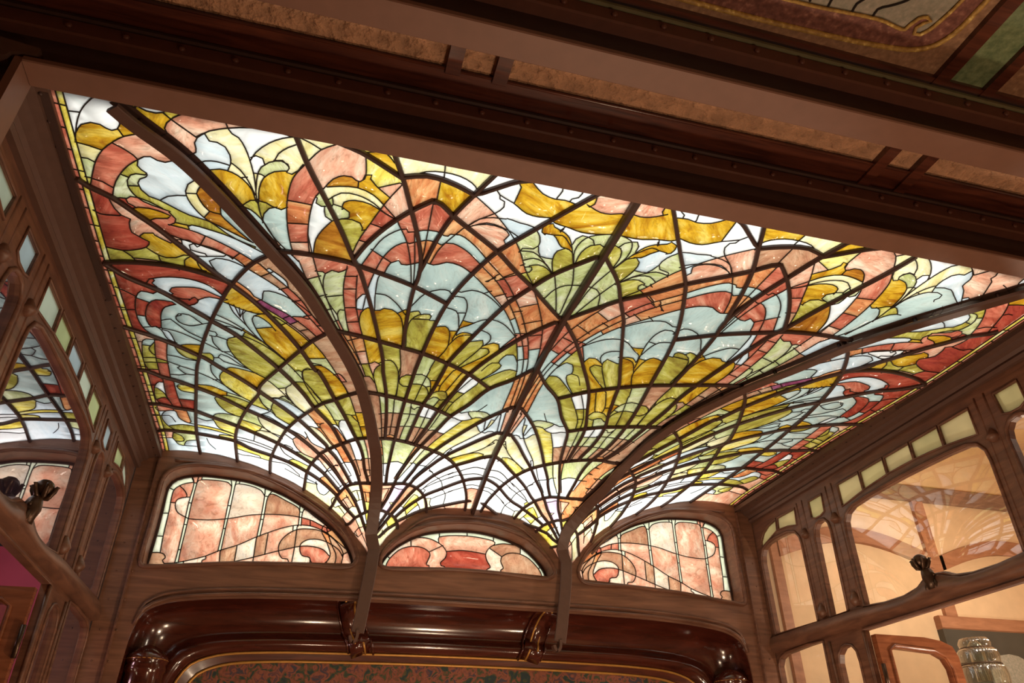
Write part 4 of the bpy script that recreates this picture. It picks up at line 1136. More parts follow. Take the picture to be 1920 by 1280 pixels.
# ---------------------------------------------------------------- the vault
raw = [(l.split(' ', 1)[0], dec(l.split(' ', 1)[1])) for l in CURVES.strip().split('\n')]
seedL = [(l.split(' ', 1)[0], p) for l in SEEDS.strip().split('\n') for p in dec(l.split(' ', 1)[1])]
RIB, RIB_RIGHT = [[p for k, p in raw if k == q][0] for q in 'MR']
def halves(side):
    f = (lambda p: p) if side < 0 else (lambda p: warp((-p[0], p[1])))
    rib = spline(RIB if side < 0 else RIB_RIGHT, 0.02)
    rib = [p for p in rib if p[1] > Y0+.004]
    rib = [(rib[0][0]+(rib[0][0]-rib[1][0])*(rib[0][1]-Y0+.004)/max(1e-6, rib[1][1]-rib[0][1]), Y0-.004)] + rib + [(side*0.352, Y1)]
    bars = []; leads = []
    for k, p in raw:
        if k in 'MR': continue
        (bars if k == 'B' else leads).append(spline([f(q) for q in p], 0.016 if k == 'L' else 0.02))
    e = side*UE
    edge = [(e, Y0), (e, Y1)]; mid = [(0, Y0), (0, Y1)]
    fr = [(0, Y0), (e, Y0)]; bk = [(0, Y1), (e, Y1)]
    b1 = [(side*1.051, Y0), (side*1.051, Y1)]; b2 = [(side*1.040, Y0), (side*1.040, Y1)]
    bord = [b1, b2]
    nk = 30
    for i in range(nk):
        y = Y0+(Y1-Y0)*(i+.5)/nk
        bord.append([(e, y), (side*(1.040 if i % 3 == 0 else 1.051), y+0.003)])
    return f, rib, bars, leads, edge, mid, fr, bk, bord
def dens(l, s=0.03): return spline(l, s)
def to_world(c, off=0.0):
    a = np.array(c); z = zs(a[:, 0], a[:, 1])
    return [V(p[0], p[1], q+off/S) for p, q in zip(c, z)]
def normals(c):
    a = np.array(c); h = 1e-3
    gx = (zs(a[:, 0]+h, a[:, 1])-zs(a[:, 0]-h, a[:, 1]))/(2*h)*1.0
    gy = (zs(a[:, 0], a[:, 1]+h)-zs(a[:, 0], a[:, 1]-h))/(2*h)
    return [Vector((-x, -y, 1)).normalized() for x, y in zip(gx, gy)]
def clip_dom(c):
    """runs of the polyline inside the glazed plan"""
    runs, cur = [], []
    for p in c:
        if Y0-0.004 <= p[1] <= Y1+0.004 and abs(p[0]) <= UE+0.004: cur.append(p)
        else:
            if len(cur) > 1: runs.append(cur)
            cur = []
    if len(cur) > 1: runs.append(cur)
    return runs
CAMW = V(-0.547, 0, 0)
def px_area(ws, fs):
    A = 0
    for t in fs:
        q = []
        for i in t[:3]:
            d = ws[i]-CAMW; zc = max(0.05, d.dot(FWD)); q.append((1389*d.dot(RIGHT)/zc, 1389*d.dot(DOWN)/zc))
        A += abs((q[1][0]-q[0][0])*(q[2][1]-q[0][1])-(q[2][0]-q[0][0])*(q[1][1]-q[0][1]))/2
    return A
SECT = {(-1, 1): 'stained glass bay between the left wall and the first curved iron rib',
        (-1, 0): 'stained glass fan left of the straight middle bar, amber petals on pale blue',
        (1, 0): 'stained glass fan right of the straight middle bar, up to the right iron rib',
        (1, 1): 'stained glass bay between the right wall and the iron rib beside it'}
section = {}
for (sd, k), lab in SECT.items():
    u = sd*(0.85 if k else 0.3)
    section[(sd, k)] = empty('skylight_section', V(u, 1.7, float(zs(u, 1.7))), lab, 'skylight', 'stained glass sections of the laylight')
ribs3 = {}
for side in (-1, 1):
    f, rib, bars, leads, edge, mid, fr, bk, bord = halves(side)
    ribs3[side] = rib
    solid = [rib, dens(edge), dens(mid), dens(fr), dens(bk)]
    reach(bars, dens(bk), [rib], 0.085 if side < 0 else 0.15, 0.005)
    reach(bars, rib, [dens(bk)], 0.10, 0.005)
    reach(bars, dens(fr), [rib], 0.06, 0.005)
    snap(bars, solid, 0.03)
    reach(leads, rib, bars+solid, 0.075)
    reach(leads, dens(fr), bars+solid, 0.06)
    snap(leads, bars+solid+[dens(b) for b in bord[:2]], 0.022)
    inr = lambda c: c[0]*side > 0 and abs(c[0]) < UE and Y0 < c[1] < Y1
    v2, panes = panes_of(solid+bars+leads+[dens(b) for b in bord], inr)
    seeds = [(k, f(p)) for k, p in seedL]
    if side > 0: seeds += [(l.split(' ', 1)[0], p) for l in SEEDS_RIGHT.strip().split('\n') for p in dec(l.split(' ', 1)[1])]
    spec = lambda c: ('S' if abs(c[0]) > 1.051 else ('Y' if abs(c[0]) > 1.040 else None))
    cols = colour_panes(panes, seeds, v2, spec)
    ra = np.array(rib); o = ra[:, 1].argsort()
    ribu = lambda y: float(np.interp(y, ra[o, 1], np.abs(ra[o, 0])))
    allz = np.array([(q.x, q.y) for q in v2]); ZZ = zs(allz[:, 0], allz[:, 1])
    to3 = lambda ks, up: [V(v2[i].x, v2[i].y, ZZ[i]+up/S) for i in ks]
    lots = {0: [], 1: []}
    for (ar, c, ts, cs), k in zip(panes, cols):
        w, fs = pane_mesh(v2, ts, to3)
        lots[1 if abs(c[0]) > ribu(c[1]) else 0].append((px_area(w, fs), k, w, fs))
    for kk in (0, 1):
        par = section[(side, kk)]
        lot = sorted(lots[kk], key=lambda q: -q[0])
        for a, k, w, fs in lot[:300]: put('pane', w, fs, GLASS[k], par, True)
        rest = lot[300:]
        if rest:
            ks = sorted({q[1] for q in rest}); mb = MB(); fm = []
            for a, k, w, fs in rest: mb.add(w, fs); fm += [ks.index(k)]*len(fs)
            tag(put('small_panes', mb.v, mb.f, [GLASS[k] for k in ks], par, True, fm), kind='stuff')
        print('section', side, kk, len(lots[kk]))
        inkk = lambda p: (abs(p[0]) > ribu(p[1])) == bool(kk)
        mb = MB()
        for c in leads+[dens(b) for b in bord]:
            for run in clip_dom(c):
                m = run[len(run)//2]
                if inkk(m):
                    mb.sweep(to_world(run), [(-.0024, .002), (-.0016, -.0028), (.0016, -.0028), (.0024, .002)], normals(run))
        mb.build('lead_came', LEAD, par)
        for c in bars:
            for run in clip_dom(c):
                if inkk(run[len(run)//2]):
                    MB().sweep(to_world(run), [(-.0085, .004), (-.0085, -.010), (-.005, -.015), (.005, -.015), (.0085, -.010), (.0085, .004)], normals(run)).build('glazing_bar', IRON_DARK, par)
        if kk:
            run = dens(edge)
            MB().sweep(to_world(run), [(-.012, .006), (-.012, -.016), (.012, -.016), (.012, .006)], normals(run)).build('edge_bar', IRON_DARK, par)
# iron ribs: web and bottom flange over the glass, running down into an iron shaft on the back wall
def wall_z(u): return float(zs(u, Y1))
for side, lab in ((-1, 'curved iron rib springing from the shaft left of the small middle lunette'), (1, 'curved iron rib springing from the shaft right of the small middle lunette')):
    rib = [p for p in ribs3[side] if p[1] < 2.47]
    r = empty('iron_rib', V(side*.345, 2.47, .42), lab, 'rib', 'main iron ribs of the laylight')
    n = len(rib); up = normals(rib)
    top = to_world(rib, 0.01); low = to_world(rib, -0.036)
    us = side*0.333
    us = -.366 if side < 0 else .292
    tail = [(us+q*(side*.336-us), yy, zz) for q, yy, zz in ((.93, 2.468, .735), (.80, 2.462, .68), (.52, 2.456, .60), (.22, 2.453, .52), (0, 2.452, .47))]
    pl = low + [V(*q) for q in tail]
    ups = []
    for i in range(len(pl)):
        t = (pl[min(i+1, len(pl)-1)]-pl[max(i-1, 0)]).normalized()
        u = up[i] if i < n else Vector((0, 1, 0))
        if i < n and i > n-5: k = (i-(n-5))/5.0; u = u*(1-k)+Vector((0, 1, 0))*k
        ups.append((u-t*u.dot(t)).normalized())
    wid = [.023+.013*min(1, max(0, (p.y/S-1.5)/.9)) for p in pl]
    MB().sweep(pl, [(-1, .006), (-1, -.006), (-.9, -.009), (.9, -.009), (1, -.006), (1, .006)], ups, wid=wid).build('flange', IRON, r)
    wid = [.026-.010*min(1, max(0, (p[1]-.95)/.6)) for p in rib]
    MB().sweep(top, [(-1, .012), (-1, -.012), (1, -.012), (1, .012)], up, wid=wid).build('glazing_bar', IRON_DARK, r)
    for i in range(3, n-2, 9):
        MB().tube([low[i], (low[i]+top[i])/2, top[i]], .009, Vector((1, 0, 0)), 8).build('spacer', IRON_DARK, r, True)
    # foot: the shaft ends in a small inward scroll
    sc = [V(us, 2.452, .475)]
    for q in range(9):
        a = q/8*math.pi*.95
        sc.append(V(us-side*.011*(1-math.cos(a))*(1 if side > 0 else -1), 2.452, .462-.020*math.sin(a)))
    MB().sweep(sc, [(-.022, .008), (-.022, -.008), (.022, -.008), (.022, .008)], Vector((1, 0, 0))).build('scroll_foot', IRON, r)
run = dens([(0, Y0), (0, Y1)])
MB2 = MB().box((-UE, .935, 1.0), (UE, .945, 1.05)).box((-UE, .945, 1.045), (UE, .985, 1.05))
tag(MB2.build('edge_plate', IRON_DARK), 'dark iron plate closing the front edge of the glass behind the girder', 'plate')
rb = MB().sweep(to_world(run), [(-.014, .006), (-.014, -.022), (-.009, -.034), (.009, -.034), (.014, -.022), (.014, .006)], normals(run)).build('ridge_bar', IRON_DARK)
tag(rb, 'straight dark iron ridge bar down the middle of the stained glass, between the two fans', 'bar')

# ---------------------------------------------------------------- back wall with three lunettes
YW, YG = 2.50, 2.575
lun_side = dec(LUN_SIDE_OUT); lun_mid = dec(LUN_MID_OUT)
def grow(poly, d):
    a = np.array(poly); n = len(a); out = []
    sgn = 1 if sum(a[i-1][0]*a[i][1]-a[i][0]*a[i-1][1] for i in range(n)) > 0 else -1
    for i in range(n):
        t = a[(i+1) % n]-a[i-1]; L = np.hypot(*t) or 1
        out.append((a[i][0]+sgn*t[1]/L*d, a[i][1]-sgn*t[0]/L*d))
    return out
holeL = grow(lun_side, 0.004); holeR = [(-x, z) for x, z in reversed(holeL)]; holeC = grow(lun_mid, 0.004)
uu = np.linspace(-1.125, 1.125, 121)
topz = [min(float(zs(u, YW)), 1.02) + (0.012 if abs(abs(u)-.345) > .03 else 0.02) for u in uu]
topz = [z if abs(u) < 1.0 else max(z, 1.015) for u, z in zip(uu, topz)]
mah = [(-1.02, -.3), (-1.018, .40), (-1.012, .46), (-.995, .507), (-.95, .534), (-.88, .549), (-.72, .564), (-.42, .573), (0, .575), (.42, .573), (.72, .564), (.88, .549), (.95, .534), (.995, .507), (1.012, .46), (1.018, .40), (1.02, -.3)]
outline = [(-1.125, -.3)] + [(float(u), z) for u, z in zip(uu, topz)] + [(1.125, -.3)] + spline(mah, .01)[::-1]
wall = empty('wall_back', V(0, YW, -.3), 'brown timber end wall with three arched lunettes under the glass vault', None, None, 'structure')
plate(outline, [holeL, holeC, holeR], lambda u, z: V(u, YW, z), lambda u, z: V(u, YW+.084, z)).build('arch_frame', OAK_X, wall)
for h in (holeL, holeC, holeR):
    MB().tube([V(u, YW-.002, z) for u, z in spline(grow(h, 0.007), .015, True)], .012, Vector((0, 1, 0)), 8, True).build('lunette_bead', OAK, wall, True)
arc = [(float(u), z) for u, z in zip(uu, topz) if abs(u) < 1.06]
def wall_arc(a, b, d, r, name, mat):
    pts = [(u, z) for u, z in arc if a <= u <= b]
    ar = np.array(pts); out = []
    for i in range(len(ar)):
        t = ar[min(i+1, len(ar)-1)]-ar[max(i-1, 0)]; L = np.hypot(*t); out.append(V(ar[i][0]+t[1]/L*d, YW-.002, ar[i][1]-t[0]/L*d))
    MB().tube(out, r, Vector((0, 1, 0)), 8).build(name, mat, wall, True)
for a, b in ((-1.03, -.40), (-.29, .29), (.40, 1.03)):
    wall_arc(a, b, 0.040, .008, 'arch_moulding', OAK)
# string moulding between lunettes and overmantel
for dz, r in ((.028, .007), (.012, .010)):
    pts = [V(u, YW-.003, z+dz) for u, z in spline(mah[2:-2], .03)]
    MB().tube(pts, r, Vector((0, 1, 0)), 8).build('frieze_moulding', OAK, wall, True)
mb = MB()
for sd in (-1, 1):
    for q in range(9): mb.lathe(V(sd*1.055, YW, .20+.085*q), dome(.006), 6, Vector((0, -1, 0)))
    for q in range(9): mb.lathe(V(sd*1.098, YW, .20+.085*q), dome(.006), 6, Vector((0, -1, 0)))
mb.build('rivet_row', OAK, wall, True)
for sd in (-1, 1):
    MB().box((sd*1.06-.002, YW-.014, -.3), (sd*1.06+.002, YW, .99)).build('stile_moulding', OAK, wall)

def lunette(name, out2, leads2, seeds2, lab, flip=False):
    fl = (lambda p: (-p[0], p[1])) if flip else (lambda p: p)
    out = [fl(p) for p in out2]
    cl = spline(out, 0.02, True) + [out[0]]
    ld = [spline([fl(q) for q in dec(l)], .008) for l in leads2.strip().split('\n')]
    snap(ld, [cl], 0.014)
    v2, panes = panes_of([cl]+ld, lambda c: inside(c, cl))
    seeds = [(l.split(' ', 1)[0], fl(p)) for l in seeds2.strip().split('\n') for p in dec(l.split(' ', 1)[1])]
    cols = colour_panes(panes, seeds, v2)
    w = empty(name, V(out[0][0]*.5, YG, min(p[1] for p in out)), lab, None, None, 'structure')
    to3 = lambda ks, up: [V(v2[i].x, YG+up/S, v2[i].y) for i in ks]
    for (ar, c, ts, cs), k in zip(panes, cols):
        vv, ff = pane_mesh(v2, ts, to3); put('pane', vv, ff, GLASS[k], w, True)
    mb = MB()
    for c in ld:
        run = [p for p in c if inside(p, grow(cl[:-1], .004))]
        if len(run) > 1: mb.sweep([V(p[0], YG, p[1]) for p in run], [(-.003, .002), (-.002, -.003), (.002, -.003), (.003, .002)], Vector((0, 1, 0)))
    mb.build('lead_came', LEAD, w)
    MB().sweep([V(p[0], YG, p[1]) for p in cl[:-1]], [(-.008, .02), (-.008, -.012), (.006, -.012), (.006, .02)], Vector((0, 1, 0)), True).build('window_frame', IRON_DARK, w)
lunette('window_1', lun_side, LUN_SIDE_LEADS, LUN_SIDE_SEEDS, 'left stained glass lunette of pink panes with pale green bars')
lunette('window_2', lun_mid, LUN_MID_LEADS, LUN_MID_SEEDS, 'small middle stained glass lunette of salmon and red panes')
lunette('window_3', lun_side, LUN_SIDE_LEADS, LUN_SIDE_SEEDS, 'right stained glass lunette of pink panes with pale green bars', True)

# ---------------------------------------------------------------- mahogany overmantel
om = empty('overmantel', V(0, 2.6, -.3), 'polished mahogany overmantel with a rounded cove and gilt lines around patterned cloth', 'overmantel')
g1 = [(-.895, -.3), (-.893, .28), (-.876, .343), (-.847, .386), (-.80, .408), (-.748, .420), (-.62, .430), (-.4, .435), (0, .438), (.4, .435), (.62, .430), (.748, .420), (.80, .408), (.847, .386), (.876, .343), (.893, .28), (.895, -.3)]
def par(c, n):
    s = spline(c, .01); a = np.array(s); d = np.r_[0, np.cumsum(np.hypot(*np.diff(a, axis=0).T))]; t = np.linspace(0, d[-1], n)
    return [(float(np.interp(q, d, a[:, 0])), float(np.interp(q, d, a[:, 1]))) for q in t]
NC = 121
C0, C1 = par(mah, NC), par(g1, NC)
prof = []
for q in range(15):                                    # hollow, then a torus, then a fillet
    s = q/14
    if s < .72: k = s/.72; prof.append((.62*(1-math.cos(k*math.pi/2)), .105*math.sin(k*math.pi/2)))
    else: k = (s-.72)/.28; prof.append((.62+.38*k, .105-.030*math.sin(k*math.pi)*(1 if k < .7 else 1)+.012*k))
def cove(i0, i1, name):
    mb = MB(); n = len(prof)
    vs = [V(C0[i][0]+(C1[i][0]-C0[i][0])*a, YW+.006+b, C0[i][1]+(C1[i][1]-C0[i][1])*a) for i in range(i0, i1+1) for a, b in prof]
    fs = [(i*n+q, (i+1)*n+q, (i+1)*n+q+1, i*n+q+1) for i in range(i1-i0) for q in range(n-1)]
    return mb.add(vs, fs).build(name, MAHOGANY, om, True)
def near(u): return min(range(NC), key=lambda i: abs(C0[i][0]-u)+(0 if C0[i][1] > .5 else 9))
ia, ib = near(-.385), near(.275)
cove(0, ia, 'cove_panel'); cove(ia, ib, 'cove_panel'); cove(ib, NC-1, 'cove_panel')
for i in (ia, ib):
    for du, rr, mt, nm in ((-.040, .007, MAHOGANY, 'divider_rib'), (-.014, .006, GILT, 'gilt_line'), (.014, .006, GILT, 'gilt_line'), (.040, .007, MAHOGANY, 'divider_rib')):
        pts = [V(C0[i][0]+du+(C1[i][0]-C0[i][0])*a, YW+.002+b*.93, C0[i][1]+(C1[i][1]-C0[i][1])*a) for a, b in prof]
        MB().tube(pts, rr, Vector((1, 0, 0)), 8).build(nm, mt, om, True)
    pts = [V(C0[i][0]+(C1[i][0]-C0[i][0])*a, YW+.004+b*.95, C0[i][1]+(C1[i][1]-C0[i][1])*a) for a, b in prof]
    MB().sweep(pts, [(-.06, .004), (-.06, -.01), (.06, -.01), (.06, .004)], Vector((0, 1, 0))).build('divider_band', MAHOGANY, om, True)
MB().tube([V(u, 2.615, z) for u, z in C1], .0075, Vector((0, 1, 0)), 8).build('gilt_line', GILT, om, True)
g2 = [(u*.972, z-.024 if z > .3 else z) for u, z in C1]
mb = MB(); mb.add([V(u, 2.618, z) for u, z in C1]+[V(u, 2.635, z) for u, z in g2], [(i, i+1, NC+i+1, NC+i) for i in range(NC-1)])
mb.build('inner_fillet', MAHOGANY_BOARD, om, True)
MB().tube([V(u, 2.632, z) for u, z in g2], .008, Vector((0, 1, 0)), 8).build('gilt_line', GILT, om, True)
m, nt, out = new_mat('patterned_cloth')
b = N(nt, 'ShaderNodeBsdfPrincipled'); nt.links.new(b.outputs[0], out.inputs[0]); b.inputs['Roughness'].default_value = 0.9
tc = N(nt, 'ShaderNodeTexCoord')
n1 = N(nt, 'ShaderNodeTexNoise'); n1.inputs['Scale'].default_value = 20; n1.inputs['Detail'].default_value = 4; n1.inputs['Distortion'].default_value = 1.2
nt.links.new(tc.outputs['Object'], n1.inputs[0])
nt.links.new(ramp(nt, n1.outputs[0], [(.36, rgb(46, 60, 62)), (.42, rgb(72, 80, 54)), (.47, rgb(122, 72, 58)), (.54, rgb(146, 90, 70)), (.60, rgb(104, 66, 66)), (.66, rgb(66, 66, 76))]), b.inputs['Base Color'])
CLOTH = m
mb = MB(); mb.add([V(u, 2.634, z) for u, z in g2]+[V(u*.5, 2.634, -.25) for u, z in g2], [(i, i+1, NC+i+1, NC+i) for i in range(NC-1)])
mb.build('cloth_panel', CLOTH, om)
for sd in (-1, 1):                                     # turned posts at the lower corners
    c = V(sd*.962, 2.555, -.3); h = lambda z: (z+.3)*S
    p = MB().lathe(c, [(.10, 0), (.098, h(.30)), (.094, h(.345)), (.100, h(.352)), (.104, h(.360)), (.098, h(.372)), (.105, h(.378)), (.108, h(.386)), (.100, h(.396)), (.07, h(.412)), (.03, h(.424)), (.004, h(.428))], 28).build('corner_post', MAHOGANY, om, True)
    MB().tube([c+Vector((.104*math.cos(a), .104*math.sin(a), h(.384))) for a in [q/24*2*math.pi for q in range(24)]], .004, Vector((0, 0, 1)), 6, True).build('gilt_ring', GILT, p, True)

# ---------------------------------------------------------------- side screens of timber and glass
UW = 1.128
def mir(p): return [(3.38-y, z) for y, z in reversed(p)]
A1 = [(2.345, .918), (2.40, .909), (2.435, .893), (2.457, .870), (2.462, .852), (2.40, .868), (2.352, .882)]
A2 = [(2.222, .917), (2.332, .919), (2.337, .882), (2.28, .876), (2.230, .864)]
AG = [(2.474, .539), (2.476, .79), (2.470, .818), (2.455, .838), (2.42, .850), (2.36, .853), (2.29, .850), (2.25, .838), (2.232, .815), (2.228, .79), (2.228, .533)]
B1 = [(2.064, .914), (2.137, .914), (2.138, .860), (2.12, .853), (2.09, .853), (2.070, .858)]
BG = [(2.151, .532), (2.142, .79), (2.135, .815), (2.118, .829), (2.10, .832), (2.08, .828), (2.066, .812), (2.062, .79), (2.072, .532)]
def barch(y): return .868-.026*((y-1.69)/.29)**2
CS = []
for k in range(5):
    y0 = 1.405+k*.1156; y1 = y0+.1056
    CS.append([(y0, .914), (y1, .914), (y1, barch(y1)), ((y0+y1)/2, barch((y0+y1)/2)), (y0, barch(y0))])
CG = [(1.985, .530), (1.90, .522), (1.82, .521), (1.76, .530), (1.73, .545), (1.69, .550), (1.65, .545), (1.62, .530), (1.56, .521), (1.48, .520), (1.40, .525), (1.398, .76), (1.402, .79), (1.418, .812), (1.45, .824), (1.52, .829), (1.60, .831), (1.69, .833), (1.78, .831), (1.86, .829), (1.93, .824), (1.962, .812), (1.978, .79), (1.982, .76)]
AL = [(2.490, .10), (2.490, .43), (2.475, .452), (2.44, .463), (2.30, .468), (2.225, .468), (2.235, .10)]
BL = [(2.165, .10), (2.163, .39), (2.155, .415), (2.135, .430), (2.115, .433), (2.09, .427), (2.076, .41), (2.072, .38), (2.074, .10)]
CL = [(2.018, .10), (2.018, .462), (1.362, .462), (1.362, .10)]
def screen(sd, lab, gmat):
    w = empty('wall_left' if sd < 0 else 'wall_right', V(sd*UW, 1.7, -.4), lab, None, None, 'structure')
    small = [A1, A2, B1] + CS + [mir(B1), mir(A2), mir(A1)]
    big = [AG, BG, CG, mir(BG), mir(AG)]
    low = [AL, BL, CL, mir(BL), mir(AL)]
    out = [(0.895, -.05), (2.56, -.05), (2.56, .985), (0.895, .985)]
    fr = lambda y, z: V(sd*(UW), y, z); bkk = lambda y, z: V(sd*(UW+.018), y, z)
    holes = [spline(h, .02, True) if h in big[:2]+[CG] and False else h for h in small+big+low]
    plate(out, holes, fr, bkk).build('timber_frame', OAK, w)
    def bead(h, r, off=0.0, nm='glazing_bead'):
        MB().tube([V(sd*(UW-.001), y, z) for y, z in grow(h, off)], r, Vector((1, 0, 0)), 6, True).build(nm, OAK, w, True)
    for h in big: bead(h, .009, .006)
    for h in small: bead(h, .006, .004)
    for h in low: bead(h, .008, .005)
    def sheet(h, mat, nm, dep=.008):
        hh = grow(h, .006); n = len(hh)
        c = (sum(p[0] for p in hh)/n, sum(p[1] for p in hh)/n)
        pl = plate(hh, [], lambda y, z: V(sd*(UW+dep), y, z), lambda y, z: V(sd*(UW+dep+.0025), y, z))
        # one reflecting face and its edge only
        keep = [f for f in pl.f if len(f) == 4 or max(f) < n]
        return put(nm, pl.v, keep, mat, w)
    kinds = 'GEGIEGGEIGE'
    for i, h in enumerate(small): sheet(h, MINT[(i*2+(sd > 0)) % 3] if sd < 0 else MINT[3+i % 2], 'pane', .004)
    for h in big + [BL, mir(BL), AL, mir(AL)]: sheet(h, gmat, 'window_pane')
    # mouldings on the posts between the bays, with a small carved knop at top and foot
    for yc in (2.19, 2.02, 1.36, 1.19):
        for off in (-.016, .016):
            MB().tube([V(sd*(UW+.0015), yc+off, .548+q/6*.385) for q in range(7)], .007, Vector((1, 0, 0)), 6).build('post_moulding', OAK, w, True)
        for zz, hh in ((.535, .05), (.80, .035)):
            c = V(sd*(UW-.002), yc, zz)
            MB().lathe(c, [(.012, 0), (.026, .012), (.034, hh*.6), (.026, hh), (.015, hh+.02), (.008, hh+.03)], 10).build('carved_knop', OAK, w, True)
        MB().tube([V(sd*(UW-.002), yc, .10), V(sd*(UW-.002), yc, .46)], .010, Vector((1, 0, 0)), 6).build('post_moulding', OAK, w, True)
    # swelling transom
    tp = spline([(.90, .527), (1.17, .530), (1.38, .526), (1.50, .516), (1.60, .520), (1.66, .540), (1.69, .548), (1.72, .540), (1.78, .520), (1.88, .516), (2.0, .526), (2.2, .530), (2.5, .532)], .03)
    mb = MB(); vs = []
    for y, z in tp:
        zl = .476; vs += [V(sd*UW, y, zl), V(sd*(UW-.018), y, zl+.006), V(sd*(UW-.020), y, (zl+z)/2), V(sd*(UW-.012), y, z-.004), V(sd*UW, y, z)]
    n = len(tp); fs = [(i*5+q, i*5+q+1, i*5+6+q, i*5+5+q) for i in range(n-1) for q in range(4)]
    mb.add(vs, fs).build('transom', OAK, w, True)
    # head and cornice up to the glass
    sec = [(UW, .955), (UW-.012, .955), (UW-.016, .964), (UW-.012, .972), (UW-.018, .980), (UW-.030, .984), (UW-.034, .992), (UW-.050, .996), (1.058, .996), (1.058, 1.012), (UW+.05, 1.03), (UW+.05, .955)]
    k = len(sec); vs = [V(sd*x, y, z) for y in (.90, 2.50) for x, z in sec]
    MB().add(vs, [(q, (q+1) % k, k+(q+1) % k, k+q) for q in range(k)]+[tuple(range(k)), tuple(range(2*k-1, k-1, -1))]).build('cornice', IRON, w)
    mb = MB()
    for q in range(26): mb.lathe(V(sd*1.072, .98+.06*q, .996), dome(.007), 6, Vector((0, 0, -1)))
    mb.build('rivet_row', IRON_DARK, w, True)
    MB().box((min(sd*UW, sd*(UW+.05)), .88, -.9), (max(sd*UW, sd*(UW+.05)), 2.6, -.05)).build('dado', OAK, w)
    return w
MINT = []
for nm, c in (('mint', (206, 226, 206)), ('ice', (188, 214, 222)), ('lime', (198, 216, 160)), ('sage', (196, 196, 150)), ('straw', (202, 198, 156))):
    m, nt, out = new_mat('opal_pane_' + nm)
    tc = N(nt, 'ShaderNodeTexCoord'); n1 = N(nt, 'ShaderNodeTexNoise'); n1.inputs['Scale'].default_value = 5; nt.links.new(tc.outputs['Object'], n1.inputs[0])
    hi = rgb(*c); lo = tuple(v*.78 for v in hi[:3])+(1,)
    cc = ramp(nt, n1.outputs[0], [(.35, lo), (.65, hi)])
    d = N(nt, 'ShaderNodeBsdfDiffuse'); t = N(nt, 'ShaderNodeBsdfTranslucent'); nt.links.new(cc, d.inputs[0]); nt.links.new(cc, t.inputs[0])
    mx = N(nt, 'ShaderNodeMixShader'); mx.inputs[0].default_value = .5; nt.links.new(d.outputs[0], mx.inputs[1]); nt.links.new(t.outputs[0], mx.inputs[2]); nt.links.new(mx.outputs[0], out.inputs[0])
    MINT.append(m)
screen(-1, 'left timber screen with reflecting glass and small mint green panes along its head', MIRROR)
screen(1, 'right timber screen with clear glass showing the beige room, small sage panes along its head', CLEAR)

# casement sashes hinged open away from the room
def sash(sd, lab):
    L = .285; y = 2.0
    s = empty('casement_sash', V(sd*(UW+.02), y, .05), lab, 'window', 'open casement sashes')
    fx = lambda q: sd*(UW+.022+q)
    o = [(0, -.12), (L, -.12), (L, .395), (L-.012, .425), (L-.05, .440), (L-.11, .448), (0, .450)]
    h = [(.045, -.06), (L-.042, -.06), (L-.042, .36), (L-.055, .388), (L-.085, .403), (.06, .412), (.045, .405)]
    plate(o, [h], lambda q, z: V(fx(q), y, z), lambda q, z: V(fx(q), y+.022, z)).build('sash_frame', OAK_SASH, s)
    pl = plate(grow(h, .004), [], lambda q, z: V(fx(q), y+.010, z), lambda q, z: V(fx(q), y+.0115, z)); n = len(h)
    put('window_pane', pl.v, [f for f in pl.f if len(f) == 4 or max(f) < n], CLEAR if sd > 0 else MIRROR, s)
    MB().tube([V(fx(q), y-.001, z) for q, z in grow(h, .008)], .008, Vector((0, 1, 0)), 6, True).build('glazing_bead', OAK_SASH, s, True)
    for z in (.33, .0):
        hg = MB().tube([V(fx(-.004), y-.006, z-.035), V(fx(-.004), y-.006, z+.035)], .011, Vector((1, 0, 0)), 8).build('hinge', BRONZE, s, True)
OAK_SASH = wood('red_brown_varnished_wood', rgb(120, 66, 42), rgb(160, 96, 62), 0.25, (2, 2, 12), 0.4)
sash(1, 'varnished casement sash standing open below the transom of the right screen')
sash(-1, 'varnished casement sash standing open below the transom of the left screen')

# bronze finials on the transoms
def finial(sd, lab):
    t = empty('bronze_finial', V(sd*(UW-.012), 1.69, .50), lab, 'ornament', 'bronze transom ornaments')
    K = .74
    c = lambda du, y, z: V(sd*(UW-.012-du*K*.6), 1.69+y*K, .505+(z-.485)*K*.72)
    path = [c(0, 0, .49), c(.004, 0, .52), c(.010, .002, .55), c(.014, .004, .575), c(.020, .006, .595), c(.026, .008, .61)]
    MB().tube(path, [q*K for q in (.034, .040, .046, .038, .026, .020)], Vector((0, 1, 0)), 12).build('stem', BRONZE, t, True)
    hd = c(.030, .008, .632)
    MB().lathe(hd+Vector((0, 0, -.04*K)), [(r*K, h*K) for r, h in ((.012, 0), (.034, .010), (.046, .030), (.048, .048), (.040, .066), (.024, .080), (.005, .086))], 14).build('bud', BRONZE, t, True)
    for q in range(6):
        a = q/6*2*math.pi; d = Vector((math.cos(a), math.sin(a), 0))
        p = [hd+Vector((0, 0, h*K))+d*(r*K) for r, h in ((.012, -.055), (.034, -.045), (.052, -.015), (.060, .010), (.070, .005))]
        MB().tube(p, [q*K for q in (.008, .014, .013, .009, .004)], Vector((0.3, 0.2, 1)), 6).build('leaf', BRONZE, t, True)
    for q, yy in enumerate((-.022, .022)):
        sc = []
        for k in range(15):
            a = k/14*math.pi*1.8; r = .026*(1-k/22)
            sc.append(c(.010, yy*1.2+(r*math.cos(a)-.026)*(-1 if yy < 0 else 1), .548+r*math.sin(a)))
        MB().tube(sc, [.010*K*(1-k/26) for k in range(15)], Vector((1, 0, 0)), 6).build('scroll', BRONZE, t, True)
    for yy in (-.03, .0, .03):
        MB().tube([c(.006, yy, .478), c(.012, yy*.8, .51), c(.010, yy*.5, .545)], [.010*K, .014*K, .006*K], Vector((1, 0, 0)), 6).build('leaf', BRONZE, t, True)
